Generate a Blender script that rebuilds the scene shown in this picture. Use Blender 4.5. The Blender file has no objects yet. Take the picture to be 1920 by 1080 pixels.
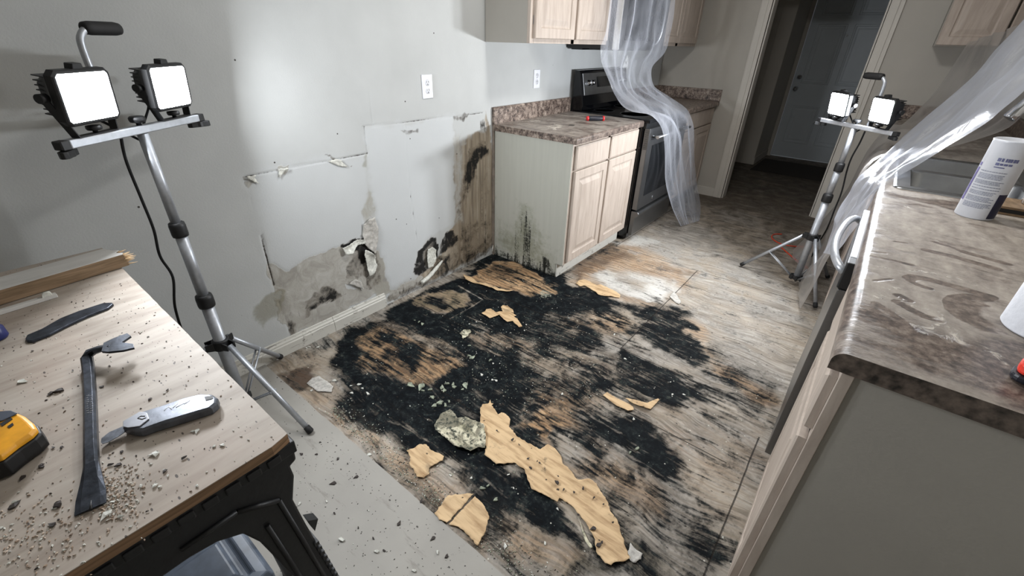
import bpy, bmesh, math, random
import numpy as np
from mathutils import Vector, Matrix, noise as mn

C = bpy.context.scene
COL = C.collection
R = math.radians
random.seed(7)

# ------------------------------------------------------------------ camera
CAM = Vector((1.9400, -2.2324, 1.3840))
FPX = 821.1
ROWS = ((0.7784450854880716, 0.6272712775684034, 0.023537060504063047),
        (0.32514942314608747, -0.3708698125315491, -0.8699042675953373),
        (-0.5369367760800481, 0.6848257636001412, -0.49265867697854254))
cd = bpy.data.cameras.new('camera'); cam = bpy.data.objects.new('camera', cd); COL.objects.link(cam)
cd.sensor_width = 36; cd.lens = FPX * 36 / 1920; cd.clip_start = 0.02; cd.clip_end = 60
rx, rd, rf = ROWS
cam.matrix_world = Matrix(((rx[0], -rd[0], -rf[0], CAM.x), (rx[1], -rd[1], -rf[1], CAM.y),
                           (rx[2], -rd[2], -rf[2], CAM.z), (0, 0, 0, 1)))
C.camera = cam

# ------------------------------------------------------------------ world, light, exposure
C.view_settings.view_transform = 'Standard'; C.view_settings.look = 'None'
C.view_settings.gamma = 1; C.view_settings.exposure = -0.16
try: C.view_settings.use_curve_mapping = False
except Exception: pass
LEFT_W = 17.0      # watts of each flood head, left stand
RIGHT_W = 24.0     # right stand
FILL_W = 32.0      # unseen ceiling dome, added for ambient fill
w = bpy.data.worlds.new('world'); C.world = w; w.use_nodes = True
w.node_tree.nodes['Background'].inputs[0].default_value = (0.75, 0.85, 1, 1)
w.node_tree.nodes['Background'].inputs[1].default_value = 0.3


def P(u, v, x=None, y=None, z=None):
    """point of the place seen at photo pixel (u, v) on the plane x= / y= / z="""
    a, b = (u - 960) / FPX, (v - 540) / FPX
    d = Vector([rx[i] * a + rd[i] * b + rf[i] for i in range(3)])
    if x is not None: t = (x - CAM.x) / d.x
    elif y is not None: t = (y - CAM.y) / d.y
    else: t = (z - CAM.z) / d.z
    return CAM + d * t

# ------------------------------------------------------------------ colour and node helpers
def lin(c):
    return tuple(((x / 255) / 12.92 if x / 255 <= .04045 else ((x / 255 + .055) / 1.055) ** 2.4) for x in c[:3]) + (1.0,)


class G:
    def __init__(s, name):
        s.m = bpy.data.materials.new(name); s.m.use_nodes = True
        s.t = s.m.node_tree; s.t.nodes.clear()
        s.out = s.t.nodes.new('ShaderNodeOutputMaterial')
        s.co = s.t.nodes.new('ShaderNodeTexCoord').outputs['Object']

    def put(s, sock, v):
        if isinstance(v, bpy.types.NodeSocket): s.t.links.new(v, sock)
        elif v is not None:
            if sock.type == 'RGBA' and len(v) == 3: v = (*v, 1)
            sock.default_value = v

    def n(s, typ, _o=0, _p=None, **k):
        nd = s.t.nodes.new('ShaderNode' + typ)
        for a, b in (_p or {}).items(): setattr(nd, a, b)
        for a, b in k.items():
            key = a.replace('_', ' ')
            if key.startswith('i') and key[1:].isdigit(): s.put(nd.inputs[int(key[1:])], b)
            else: s.put(nd.inputs[key], b)
        return nd.outputs[_o]

    def math(s, op, a, b=0.0, c=None, clamp=False):
        return s.n('Math', _p={'operation': op, 'use_clamp': clamp}, i0=a, i1=b, **({'i2': c} if c is not None else {}))

    def map(s, scale=(1, 1, 1), loc=(0, 0, 0), rot=(0, 0, 0), v=None):
        return s.n('Mapping', Vector=v or s.co, Scale=scale, Location=loc, Rotation=rot)

    def noise(s, scale, detail=5, rough=.55, v=None, dist=0.0, out=0):
        return s.n('TexNoise', _o=out, Vector=v or s.co, Scale=scale, Detail=detail, Roughness=rough, Distortion=dist)

    def ramp(s, f, *stops, interp='LINEAR'):
        nd = s.t.nodes.new('ShaderNodeValToRGB'); s.put(nd.inputs[0], f)
        e = nd.color_ramp.elements; nd.color_ramp.interpolation = interp
        while len(e) < len(stops): e.new(.5)
        for el, (p, c) in zip(e, stops):
            el.position = p; el.color = lin(c) if isinstance(c, tuple) else (c, c, c, 1)
        return nd.outputs[0]

    def step(s, f, a, b):
        return s.n('MapRange', _p={'interpolation_type': 'SMOOTHSTEP'}, Value=f, From_Min=a, From_Max=b)

    def mix(s, f, a, b, mode='MIX'):
        nd = s.t.nodes.new('ShaderNodeMix'); nd.data_type = 'RGBA'; nd.blend_type = mode
        s.put(nd.inputs[0], f)
        for sock, v in ((nd.inputs[6], a), (nd.inputs[7], b)):
            s.put(sock, lin(v) if isinstance(v, tuple) and max(v) > 1.5 else v)
        return nd.outputs[2]

    def bump(s, h, strength=.3, dist=.01, normal=None):
        k = dict(Height=h, Strength=strength, Distance=dist)
        if normal is not None: k['Normal'] = normal
        return s.n('Bump', **k)

    def done(s, color=None, rough=.6, metal=0.0, normal=None, spec=None, **k):
        nd = s.t.nodes.new('ShaderNodeBsdfPrincipled')
        if isinstance(color, tuple) and len(color) == 3: color = lin(color)
        s.put(nd.inputs['Base Color'], color); s.put(nd.inputs['Roughness'], rough); s.put(nd.inputs['Metallic'], metal)
        if normal is not None: s.put(nd.inputs['Normal'], normal)
        if spec is not None: s.put(nd.inputs['Specular IOR Level'], spec)
        for a, b in k.items(): s.put(nd.inputs[a.replace('_', ' ')], b)
        s.t.links.new(nd.outputs[0], s.out.inputs[0]); return s.m

    def chan(s, name):
        a = s.t.nodes.new('ShaderNodeAttribute'); a.attribute_name = name
        sep = s.n('SeparateColor', Color=a.outputs['Color'])
        nd = sep.node
        return nd.outputs[0], nd.outputs[1], nd.outputs[2], a.outputs['Alpha']


def simple(name, col, rough=.5, metal=0.0, var=.08, scale=30, bump=.0, spec=None):
    g = G(name); nz = g.noise(scale, 4)
    c0 = tuple(max(0, x * (1 - var)) for x in col); c1 = tuple(min(255, x * (1 + var)) for x in col)
    c = g.ramp(nz, (.3, c0), (.7, c1))
    n = g.bump(nz, bump, .004) if bump else None
    return g.done(c, rough, metal, n, spec)

# ------------------------------------------------------------------ mesh helpers
class MB:
    def __init__(s): s.v = []; s.f = []; s.s = []; s.mi = []; s.cur = 0
    def add(s, vs, fs, smooth=False):
        o = len(s.v); s.v += [tuple(v) for v in vs]
        for f in fs: s.f.append([i + o for i in f]); s.s.append(smooth); s.mi.append(s.cur)
        return s
    def box(s, x0, x1, y0, y1, z0, z1, M=None):
        vs = [Vector((x, y, z)) for x in (x0, x1) for y in (y0, y1) for z in (z0, z1)]
        if M: vs = [M @ v for v in vs]
        return s.add(vs, [(0, 1, 3, 2), (4, 6, 7, 5), (0, 4, 5, 1), (2, 3, 7, 6), (0, 2, 6, 4), (1, 5, 7, 3)])
    def prism(s, pts, ext):
        pts = [Vector(p) for p in pts]; e = Vector(ext); n = len(pts)
        return s.add(pts + [p + e for p in pts],
                     [tuple(range(n))[::-1], tuple(range(n, 2 * n))] + [(i, (i + 1) % n, n + (i + 1) % n, n + i) for i in range(n)])
    def loft(s, loops, closed=True, caps=True, smooth=True):
        n = len(loops[0]); vs = [p for l in loops for p in l]; fs = []
        for k in range(len(loops) - 1):
            for i in range(n if closed else n - 1):
                j = (i + 1) % n
                fs.append((k * n + i, k * n + j, (k + 1) * n + j, (k + 1) * n + i))
        s.add(vs, fs, smooth)
        if caps and closed:
            o = len(s.v) - len(vs)
            s.f.append([o + i for i in range(n)][::-1]); s.s.append(False); s.mi.append(s.cur)
            s.f.append([o + len(vs) - n + i for i in range(n)]); s.s.append(False); s.mi.append(s.cur)
        return s
    def tube(s, path, r, n=12, flat=1.0, up=None):
        path = [Vector(p) for p in path]; rs = r if isinstance(r, (list, tuple)) else [r] * len(path)
        loops = []; prev = None
        for i, p in enumerate(path):
            t = (path[min(i + 1, len(path) - 1)] - path[max(i - 1, 0)]).normalized()
            if prev is None:
                a = Vector(up) if up else (Vector((0, 0, 1)) if abs(t.z) < .9 else Vector((1, 0, 0)))
            else: a = prev
            a = (a - t * a.dot(t)).normalized(); prev = a; b = t.cross(a)
            loops.append([p + (a * math.cos(q) * flat + b * math.sin(q)) * rs[i] for q in (2 * math.pi * k / n for k in range(n))])
        return s.loft(loops)
    def cyl(s, p0, p1, r, n=24): return s.tube([p0, p1], r, n)
    def lathe(s, prof, c=(0, 0, 0), n=32, M=None):
        c = Vector(c); loops = []
        for r, z in prof:
            l = [Vector((r * math.cos(2 * math.pi * k / n), r * math.sin(2 * math.pi * k / n), z)) for k in range(n)]
            loops.append([c + (M @ p if M else p) for p in l])
        return s.loft(loops)
    def build(s, name, mat, parent=None, bevel=0, seg=2, kind=None):
        me = bpy.data.meshes.new(name); me.from_pydata(s.v, [], s.f)
        me.polygons.foreach_set('use_smooth', s.s)
        mats = mat if isinstance(mat, (list, tuple)) else [mat]
        for m in mats: me.materials.append(m)
        if len(mats) > 1: me.polygons.foreach_set('material_index', s.mi)
        me.update()
        bm = bmesh.new(); bm.from_mesh(me); bmesh.ops.recalc_face_normals(bm, faces=bm.faces); bm.to_mesh(me); bm.free()
        o = bpy.data.objects.new(name, me); COL.objects.link(o)
        if parent is not None:
            o.parent = parent
            if parent.type == 'EMPTY' and not parent.parent or True:
                o.matrix_parent_inverse = world_mat(parent).inverted()
        if bevel:
            b = o.modifiers.new('bevel', 'BEVEL'); b.width = bevel; b.segments = seg; b.limit_method = 'ANGLE'; b.angle_limit = R(35)
            b.harden_normals = False
        if kind: o['kind'] = kind
        return o


def world_mat(o):
    m = o.matrix_basis.copy()
    if o.parent: m = world_mat(o.parent) @ o.matrix_parent_inverse @ m
    return m


def thing(name, loc, label, cat, group=None):
    o = bpy.data.objects.new(name, None); COL.objects.link(o); o.location = loc; o.empty_display_size = .1
    return tag(o, label, cat, group)


def tag(o, label=None, cat=None, group=None, kind=None):
    if label: o['label'] = label
    if cat: o['category'] = cat
    if group: o['group'] = group
    if kind: o['kind'] = kind
    return o


def struct(mb, name, mat, bevel=0):
    return mb.build(name, mat, None, bevel, kind='structure')


def smooth_path(pts, n=8):
    pts = [Vector(p) for p in pts]; out = []
    for i in range(len(pts) - 1):
        p0 = pts[max(i - 1, 0)]; p1 = pts[i]; p2 = pts[i + 1]; p3 = pts[min(i + 2, len(pts) - 1)]
        for k in range(n):
            t = k / n
            out.append(.5 * ((2 * p1) + (p2 - p0) * t + (2 * p0 - 5 * p1 + 4 * p2 - p3) * t * t + (3 * p1 - p0 - 3 * p2 + p3) * t ** 3))
    out.append(pts[-1]); return out

# ------------------------------------------------------------------ stain maps (masks kept as point colours on fine grids)
def poly_sd(X, Y, poly):
    """signed distance to a polygon (positive inside)"""
    d = np.full(X.shape, 1e9); ins = np.zeros(X.shape, bool); n = len(poly)
    for i in range(n):
        ax, ay = poly[i]; bx, by = poly[(i + 1) % n]
        ex, ey = bx - ax, by - ay
        t = np.clip(((X - ax) * ex + (Y - ay) * ey) / (ex * ex + ey * ey + 1e-12), 0, 1)
        d = np.minimum(d, np.hypot(X - ax - t * ex, Y - ay - t * ey))
        c = ((ay > Y) != (by > Y)) & (X < (bx - ax) * (Y - ay) / ((by - ay) if abs(by - ay) > 1e-9 else 1e-9) + ax)
        ins ^= c
    return np.where(ins, d, -d)


def line_d(X, Y, pts):
    d = np.full(X.shape, 1e9)
    for (ax, ay), (bx, by) in zip(pts[:-1], pts[1:]):
        ex, ey = bx - ax, by - ay
        t = np.clip(((X - ax) * ex + (Y - ay) * ey) / (ex * ex + ey * ey + 1e-12), 0, 1)
        d = np.minimum(d, np.hypot(X - ax - t * ex, Y - ay - t * ey))
    return d


def vnoise(X, Y, f, seed):
    r = np.random.RandomState(seed).rand(256, 256); x = X * f + 40.3; y = Y * f + 71.7
    xi = np.floor(x).astype(int); yi = np.floor(y).astype(int); fx = x - xi; fy = y - yi
    fx = fx * fx * (3 - 2 * fx); fy = fy * fy * (3 - 2 * fy); g_ = lambda a, b: r[a % 256, b % 256]
    return (g_(xi, yi) * (1 - fx) + g_(xi + 1, yi) * fx) * (1 - fy) + (g_(xi, yi + 1) * (1 - fx) + g_(xi + 1, yi + 1) * fx) * fy - .5


class Field:
    sm = 1.0
    def warp(s, amp, f, sx=1.0, sy=1.0):
        dx = 0; dy = 0
        for k in range(4):
            dx = dx + vnoise(s.X, s.Y, f * 2 ** k, k) / 1.7 ** k; dy = dy + vnoise(s.X, s.Y, f * 2 ** k, k + 9) / 1.7 ** k
        s.Xw = s.X + dx * amp * sx; s.Yw = s.Y + dy * amp * sy
    def __init__(s, X, Y, names):
        s.X = X; s.Y = Y; s.Xw = X; s.Yw = Y; s.c = {n: np.zeros(X.shape) for n in names}
    def area(s, pts, soft=.03, k=1.0, **ch):
        soft *= s.sm
        px = [p[0] for p in pts]; py = [p[1] for p in pts]; m = soft + .01
        sel = (s.Xw > min(px) - m) & (s.Xw < max(px) + m) & (s.Yw > min(py) - m) & (s.Yw < max(py) + m)
        if not sel.any(): return
        sd = poly_sd(s.Xw[sel], s.Yw[sel], pts)
        f = np.clip(.5 + sd / (2 * soft), 0, 1); f = f * f * (3 - 2 * f) * k
        for n, v in ch.items(): s.c[n][sel] = s.c[n][sel] * (1 - f) + v * f
    def line(s, pts, r=.01, soft=.01, k=1.0, **ch):
        px = [p[0] for p in pts]; py = [p[1] for p in pts]; m = r + soft
        sel = (s.X > min(px) - m) & (s.X < max(px) + m) & (s.Y > min(py) - m) & (s.Y < max(py) + m)
        d = line_d(s.X[sel], s.Y[sel], pts)
        f = np.clip((r + soft - d) / (2 * soft), 0, 1) * k
        for n, v in ch.items(): s.c[n][sel] = s.c[n][sel] * (1 - f) + v * f
    def write(s, me, name, chs):
        at = me.color_attributes.new(name, 'FLOAT_COLOR', 'POINT')
        a = np.stack([s.c[c].ravel() if c else np.zeros(s.X.size) for c in chs], 1).astype(np.float32)
        at.data.foreach_set('color', a.ravel())


def grid_mesh(name, us, vs, fn, mat, H=None, skip=None):
    """grid over coordinate arrays us, vs; fn maps (U,V,h) to XYZ arrays"""
    U, V = np.meshgrid(us, vs, indexing='ij')
    X, Y, Z = fn(U, V, H if H is not None else np.zeros(U.shape))
    co = np.stack([X, Y, Z], -1).reshape(-1, 3).astype(np.float32)
    nu, nv = U.shape
    idx = np.arange(nu * nv).reshape(nu, nv)
    q = np.stack([idx[:-1, :-1], idx[1:, :-1], idx[1:, 1:], idx[:-1, 1:]], -1)
    if skip is not None:
        Um = (us[:-1] + us[1:])[:, None] / 2 + 0 * vs[None, :-1]; Vm = (vs[:-1] + vs[1:])[None, :] / 2 + 0 * us[:-1, None]
        q = q[~skip(Um, Vm)]
    q = q.reshape(-1, 4)
    me = bpy.data.meshes.new(name)
    me.vertices.add(len(co)); me.vertices.foreach_set('co', co.ravel())
    me.loops.add(q.size); me.loops.foreach_set('vertex_index', q.ravel().astype(np.int32))
    me.polygons.add(len(q)); me.polygons.foreach_set('loop_start', np.arange(0, q.size, 4, dtype=np.int32))
    me.polygons.foreach_set('loop_total', np.full(len(q), 4, dtype=np.int32))
    me.update(calc_edges=True); me.materials.append(mat)
    me.polygons.foreach_set('use_smooth', np.ones(len(q), bool))
    o = bpy.data.objects.new(name, me); COL.objects.link(o)
    return o, U, V


def arr(*segs):
    out = []
    for a, b, st in segs: out += list(np.arange(a, b - 1e-6, st))
    out.append(segs[-1][1]); return np.array(out)

# ------------------------------------------------------------------ materials
def m_floor():
    g = G('mouldy_plywood')
    mold, tan, white, brown = g.chan('stain_a'); olive, ash, grime, _ = g.chan('stain_b')
    warp = g.noise(1.7, 3, out=1)
    w1 = g.n('VectorMath', _p={'operation': 'SCALE'}, i0=warp, Scale=.22)
    v = g.n('VectorMath', _p={'operation': 'ADD'}, i0=g.co, i1=w1)
    fine = g.noise(1, 9, .65, g.map((5, 75, 1), v=v))
    mid = g.noise(1, 6, .6, g.map((2.0, 17, 1), v=v))
    big = g.noise(2.6, 5)
    blot = g.noise(9, 8, .62, dist=.6)
    grit = g.noise(70, 6, .7)
    wave = g.n('TexWave', _o=1, _p={'wave_type': 'BANDS', 'bands_direction': 'Y'}, Vector=g.map((.35, 1, 1), v=v),
               Scale=11, Distortion=9, Detail=3, Detail_Scale=1.4, Detail_Roughness=.55)
    grain = g.math('ADD', g.math('MULTIPLY', fine, .55), g.math('MULTIPLY', mid, .45))
    base = g.ramp(grain, (.34, (78, 73, 66)), (.45, (128, 121, 112)), (.56, (168, 163, 155)), (.7, (194, 190, 183)))
    base = g.mix(g.math('MULTIPLY', g.step(big, .4, .62), .35), base, (172, 156, 134))
    base = g.mix(g.math('MULTIPLY', g.step(wave, .5, .2), g.math('MULTIPLY', g.step(blot, .45, .65), .4)), base, (98, 90, 80))
    dash = g.noise(1, 7, .62, g.map((3.5, 34, 1), loc=(3, 1, 0), v=v), dist=.5)
    base = g.mix(g.math('MULTIPLY', g.step(dash, .585, .66), .6), base, (66, 60, 54))
    tanc = g.ramp(grain, (.36, (100, 76, 54)), (.46, (160, 128, 94)), (.6, (198, 166, 128)))
    tanc = g.mix(g.math('MULTIPLY', g.step(wave, .5, .2), .55), tanc, (66, 46, 32))
    tm = g.step(g.math('ADD', tan, g.math('MULTIPLY', g.math('SUBTRACT', blot, .5), .8)), .05, .95)
    c = g.mix(tm, base, tanc)
    bm_ = g.step(g.math('ADD', brown, g.math('MULTIPLY', g.math('SUBTRACT', mid, .5), 1.0)), .2, .85)
    c = g.mix(g.math('MULTIPLY', bm_, .85), c, (70, 50, 36))
    om = g.step(g.math('ADD', olive, g.math('MULTIPLY', g.math('SUBTRACT', blot, .5), .9)), .25, .8)
    c = g.mix(g.math('MULTIPLY', om, .7), c, (112, 106, 84))
    wm = g.step(g.math('ADD', white, g.math('MULTIPLY', g.math('SUBTRACT', blot, .5), 1.3)), .3, .85)
    c = g.mix(g.math('MULTIPLY', wm, .72), c, (208, 207, 202))
    # mould, its edge torn along the grain
    k = g.math('ADD', mold, g.math('MULTIPLY', g.math('SUBTRACT', grain, .5), 2.8))
    k = g.math('ADD', k, g.math('MULTIPLY', g.math('SUBTRACT', blot, .5), 1.7))
    k = g.math('ADD', k, g.math('MULTIPLY', g.math('SUBTRACT', grit, .5), .8))
    mm = g.step(k, .28, .78)
    mid2 = g.noise(16, 9, .72, dist=.4)
    mc = g.ramp(g.math('ADD', g.math('MULTIPLY', grit, .45), g.math('MULTIPLY', mid2, .55)), (.40, (6, 8, 10)), (.5, (14, 18, 21)), (.57, (32, 37, 38)), (.64, (78, 82, 73)))
    halo = g.step(k, -.1, .6)
    c = g.mix(g.math('MULTIPLY', halo, .6), c, (62, 58, 52))
    c = g.mix(mm, c, mc)
    am = g.step(g.math('ADD', ash, g.math('MULTIPLY', g.math('SUBTRACT', grit, .5), 2.4)), .5, .95)
    c = g.mix(g.math('MULTIPLY', am, .75), c, (150, 152, 138))
    # scattered dark and light crumbs stuck to the boards
    vo = g.n('TexVoronoi', Vector=g.map((1, 1.7, 1), v=v), Scale=38, Randomness=1)
    vc = g.n('TexVoronoi', _o=1, Vector=g.map((1, 1.7, 1), v=v), Scale=38, Randomness=1)
    rnd = g.n('SeparateColor', Color=vc)
    sp = g.math('MULTIPLY', g.step(vo, .20, .12), g.step(rnd, .72, .8))
    c = g.mix(g.math('MULTIPLY', sp, .85), c, (36, 32, 30))
    vo2 = g.n('TexVoronoi', Vector=g.map((1, 1, 1)), Scale=60, Randomness=1)
    vc2 = g.n('SeparateColor', Color=g.n('TexVoronoi', _o=1, Scale=60, Randomness=1, Vector=g.map((1, 1, 1))))
    c = g.mix(g.math('MULTIPLY', g.math('MULTIPLY', g.step(vo2, .2, .1), g.step(vc2, .9, .94)), .8), c, (205, 203, 192))
    gm = g.math('MULTIPLY', g.step(g.math('ADD', grime, g.math('MULTIPLY', g.math('SUBTRACT', g.math('ADD', g.math('MULTIPLY', mid, .5), g.math('MULTIPLY', blot, .5)), .5), 2.6)), .15, 1.0), g.step(grime, .02, .3))
    c = g.mix(g.math('MULTIPLY', gm, .8), c, (74, 66, 57))
    sp2 = g.n('TexVoronoi', Vector=g.map((1, 1.9, 1), v=v, loc=(4, 2, 0)), Scale=13, Randomness=1)
    sc2 = g.n('SeparateColor', Color=g.n('TexVoronoi', _o=1, Vector=g.map((1, 1.9, 1), v=v, loc=(4, 2, 0)), Scale=13, Randomness=1))
    sp2 = g.math('ADD', sp2, g.math('MULTIPLY', g.math('SUBTRACT', grit, .5), .3))
    c = g.mix(g.math('MULTIPLY', g.math('MULTIPLY', g.step(sp2, .17, .09), g.step(sc2, .80, .84)), .8), c, (48, 42, 38))
    # joints between the sheets
    sx = g.n('SeparateXYZ', Vector=g.n('VectorMath', _p={'operation': 'ADD'}, i0=g.co,
             i1=g.n('VectorMath', _p={'operation': 'SCALE'}, i0=g.noise(6, 3, out=1), Scale=.006)))
    X, Y = sx.node.outputs[0], sx.node.outputs[1]
    seam = None
    def seg(ax, other, at, lo, hi, wd=.0022):
        d = g.math('ABSOLUTE', g.math('SUBTRACT', ax, at))
        m = g.step(d, wd * 1.6, wd * .6)
        m = g.math('MULTIPLY', m, g.math('GREATER_THAN', other, lo)); return g.math('MULTIPLY', m, g.math('LESS_THAN', other, hi))
    for a in (seg(Y, X, -.433, -.1, 2.7), seg(Y, X, -.82, .1, 1.9), seg(X, Y, 1.262, -.43, .75), seg(Y, X, .75, .5, 2.7),
              seg(X, Y, 1.967, -1.68, -.6), seg(X, Y, .63, .75, 2.4), seg(Y, X, -1.25, .35, 1.7, .0016), seg(Y, X, 1.9, .5, 2.5)):
        seam = a if seam is None else g.math('MAXIMUM', seam, a)
    c = g.mix(g.math('MULTIPLY', seam, .85), c, (30, 26, 23))
    h = g.math('ADD', g.math('MULTIPLY', grain, .6), g.math('MULTIPLY', grit, .3))
    h = g.math('SUBTRACT', h, g.math('MULTIPLY', seam, .8)); h = g.math('ADD', h, g.math('MULTIPLY', mm, g.math('MULTIPLY', blot, .8)))
    return g.done(c, g.ramp(grit, (.3, .62), (.7, .85)), normal=g.bump(h, .6, .006), spec=g.math('SUBTRACT', .3, g.math('MULTIPLY', mm, .22)))


def m_wall():
    g = G('damaged_drywall')
    mold, brown, grey, clean = g.chan('stain_a'); olive, crack, pit, drip = g.chan('stain_b')
    n1 = g.noise(3, 5); tex = g.noise(140, 4, .6); blot = g.noise(14, 8, .65, dist=.8); fine = g.noise(60, 7, .7)
    strk = g.noise(1, 6, .6, g.map((1, 42, 2.4)))
    c = g.ramp(n1, (.3, (178, 180, 179)), (.7, (188, 190, 189)))
    c = g.mix(g.math('MULTIPLY', clean, .8), c, (204, 208, 211))
    gm = g.math('MULTIPLY', g.step(g.math('ADD', grey, g.math('MULTIPLY', g.math('SUBTRACT', blot, .5), .7)), .3, .62), g.step(grey, .02, .2))
    gc = g.ramp(blot, (.3, (138, 133, 124)), (.5, (166, 162, 153)), (.7, (184, 182, 176)))
    c = g.mix(g.math('MULTIPLY', gm, .85), c, gc)
    om = g.math('MULTIPLY', g.step(g.math('ADD', olive, g.math('MULTIPLY', g.math('SUBTRACT', blot, .5), 1.0)), .25, .9), g.step(olive, .02, .2))
    c = g.mix(g.math('MULTIPLY', om, .6), c, (124, 119, 98))
    br = g.math('MULTIPLY', g.step(g.math('ADD', brown, g.math('MULTIPLY', g.math('SUBTRACT', blot, .5), .5)), .25, .75), g.step(brown, .02, .2))
    bc = g.ramp(strk, (.32, (104, 92, 76)), (.5, (146, 132, 112)), (.66, (170, 160, 143)))
    c = g.mix(g.math('MULTIPLY', br, .9), c, bc)
    k = g.math('ADD', mold, g.math('MULTIPLY', g.math('SUBTRACT', blot, .5), 2.2))
    k = g.math('ADD', k, g.math('MULTIPLY', g.math('SUBTRACT', fine, .5), .7))
    k = g.math('ADD', k, g.math('MULTIPLY', g.math('MULTIPLY', g.math('SUBTRACT', strk, .5), drip), 1.8))
    k = g.math('MULTIPLY', k, g.step(mold, .02, .3))
    c = g.mix(g.math('MULTIPLY', g.step(k, .12, .6), .55), c, (84, 74, 62))
    c = g.mix(g.step(k, .45, 1.0), c, (30, 29, 28))
    c = g.mix(g.math('MULTIPLY', g.step(g.math('ADD', crack, g.math('MULTIPLY', g.math('SUBTRACT', fine, .5), .9)), .35, .75), g.step(crack, .02, .2)), c, (52, 46, 40))
    # nail holes
    vo = g.n('TexVoronoi', Scale=11, Randomness=1, Vector=g.co)
    vc = g.n('SeparateColor', Color=g.n('TexVoronoi', _o=1, Scale=11, Randomness=1, Vector=g.co))
    c = g.mix(g.math('MULTIPLY', g.step(vo, .05, .03), g.step(vc, .955, .965)), c, (60, 56, 52))
    h = g.math('ADD', g.math('MULTIPLY', tex, .25), g.math('MULTIPLY', g.math('MULTIPLY', gm, blot), 1.6))
    h = g.math('SUBTRACT', h, g.math('MULTIPLY', crack, 1.2))
    return g.done(c, .72, normal=g.bump(h, .35, .006), spec=.25)


def m_paint(name, col, rough=.7):
    g = G(name); n1 = g.noise(2.5, 5); tex = g.noise(150, 4, .6)
    c = g.ramp(n1, (.3, tuple(x * .95 for x in col)), (.7, col))
    return g.done(c, rough, normal=g.bump(tex, .12, .003), spec=.25)


def m_wood(name, a, b, d=(1, 1, 14), scale=3.0, rough=.5, strength=.12):
    g = G(name)
    wv = g.n('VectorMath', _p={'operation': 'ADD'}, i0=g.co, i1=g.n('VectorMath', _p={'operation': 'SCALE'}, i0=g.noise(1.5, 2, out=1), Scale=.15))
    n1 = g.noise(scale, 8, .6, g.map(d, v=wv))
    c = g.ramp(n1, (.32, a), (.68, b))
    return g.done(c, rough, normal=g.bump(n1, strength, .002), spec=.35)


def m_laminate(dusty):
    g = G('dusty_laminate' if dusty else 'granite_laminate')
    a = g.noise(34, 6, .7); b = g.noise(90, 5, .7)
    c = g.ramp(g.math('ADD', g.math('MULTIPLY', a, .6), g.math('MULTIPLY', b, .4)),
               (.38, (38, 32, 30)), (.46, (92, 79, 72)), (.54, (140, 125, 114)), (.62, (176, 164, 152)))
    if dusty:
        wipe, pile, dirt, thick = g.chan('stain_a')
        n1 = g.noise(7, 7, .6, g.map((1, 2.2, 1))); n2 = g.noise(1, 7, .6, g.map((26, 9, 1), rot=(0, 0, .5))); n3 = g.noise(120, 5, .7)
        blot = g.noise(26, 8, .7, dist=1.0)
        dust = g.ramp(g.math('ADD', g.math('MULTIPLY', n2, .6), g.math('MULTIPLY', blot, .4)), (.34, (120, 112, 105)), (.5, (156, 148, 139)), (.66, (182, 174, 164)))
        cover = g.step(g.math('ADD', thick, g.math('MULTIPLY', g.math('SUBTRACT', n1, .5), 2.2)), .2, .85)
        cover = g.math('MULTIPLY', cover, g.math('SUBTRACT', 1.0, g.math('MULTIPLY', g.step(g.math('ADD', wipe, g.math('MULTIPLY', g.math('SUBTRACT', n2, .5), .5)), .3, .75), .88)))
        c = g.mix(.4, c, (84, 76, 72)); c = g.mix(g.math('MULTIPLY', cover, .86), c, dust)
        pm = g.math('MULTIPLY', g.step(g.math('ADD', pile, g.math('MULTIPLY', g.math('SUBTRACT', blot, .5), 3.0)), .4, .8), g.step(pile, .02, .2))
        c = g.mix(g.math('MULTIPLY', pm, .8), c, (212, 204, 192))
        c = g.mix(g.math('MULTIPLY', g.step(g.math('ADD', dirt, g.math('MULTIPLY', g.math('SUBTRACT', n3, .5), 1.4)), .5, .9), .8), c, (52, 46, 42))
        h = g.math('ADD', g.math('MULTIPLY', cover, .5), g.math('ADD', g.math('MULTIPLY', pm, 1.0), g.math('MULTIPLY', n3, .15)))
        r = g.math('ADD', .30, g.math('MULTIPLY', g.math('MAXIMUM', cover, pm), .45))
        return g.done(c, r, normal=g.bump(h, .6, .004), spec=.45)
    return g.done(c, .35, normal=g.bump(b, .05, .002), spec=.45)


def m_cab_side(name, col):
    g = G(name); mold, _, olive, _a = g.chan('stain_a')
    strk = g.noise(1, 6, .6, g.map((40, 1, 2.5))); blot = g.noise(20, 8, .7); fin = g.noise(80, 6, .7)
    c = g.ramp(strk, (.3, tuple(x * .965 for x in col)), (.7, col))
    c = g.mix(g.math('MULTIPLY', g.step(g.math('ADD', olive, g.math('MULTIPLY', g.math('SUBTRACT', blot, .5), 1.6)), .2, .95), .6), c, (110, 112, 82))
    k = g.math('ADD', mold, g.math('ADD', g.math('MULTIPLY', g.math('SUBTRACT', strk, .5), 1.3), g.math('MULTIPLY', g.math('SUBTRACT', fin, .5), 1.0)))
    c = g.mix(g.step(k, .45, .75), c, (36, 38, 34))
    return g.done(c, .55, normal=g.bump(strk, .08, .002), spec=.3)


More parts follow.
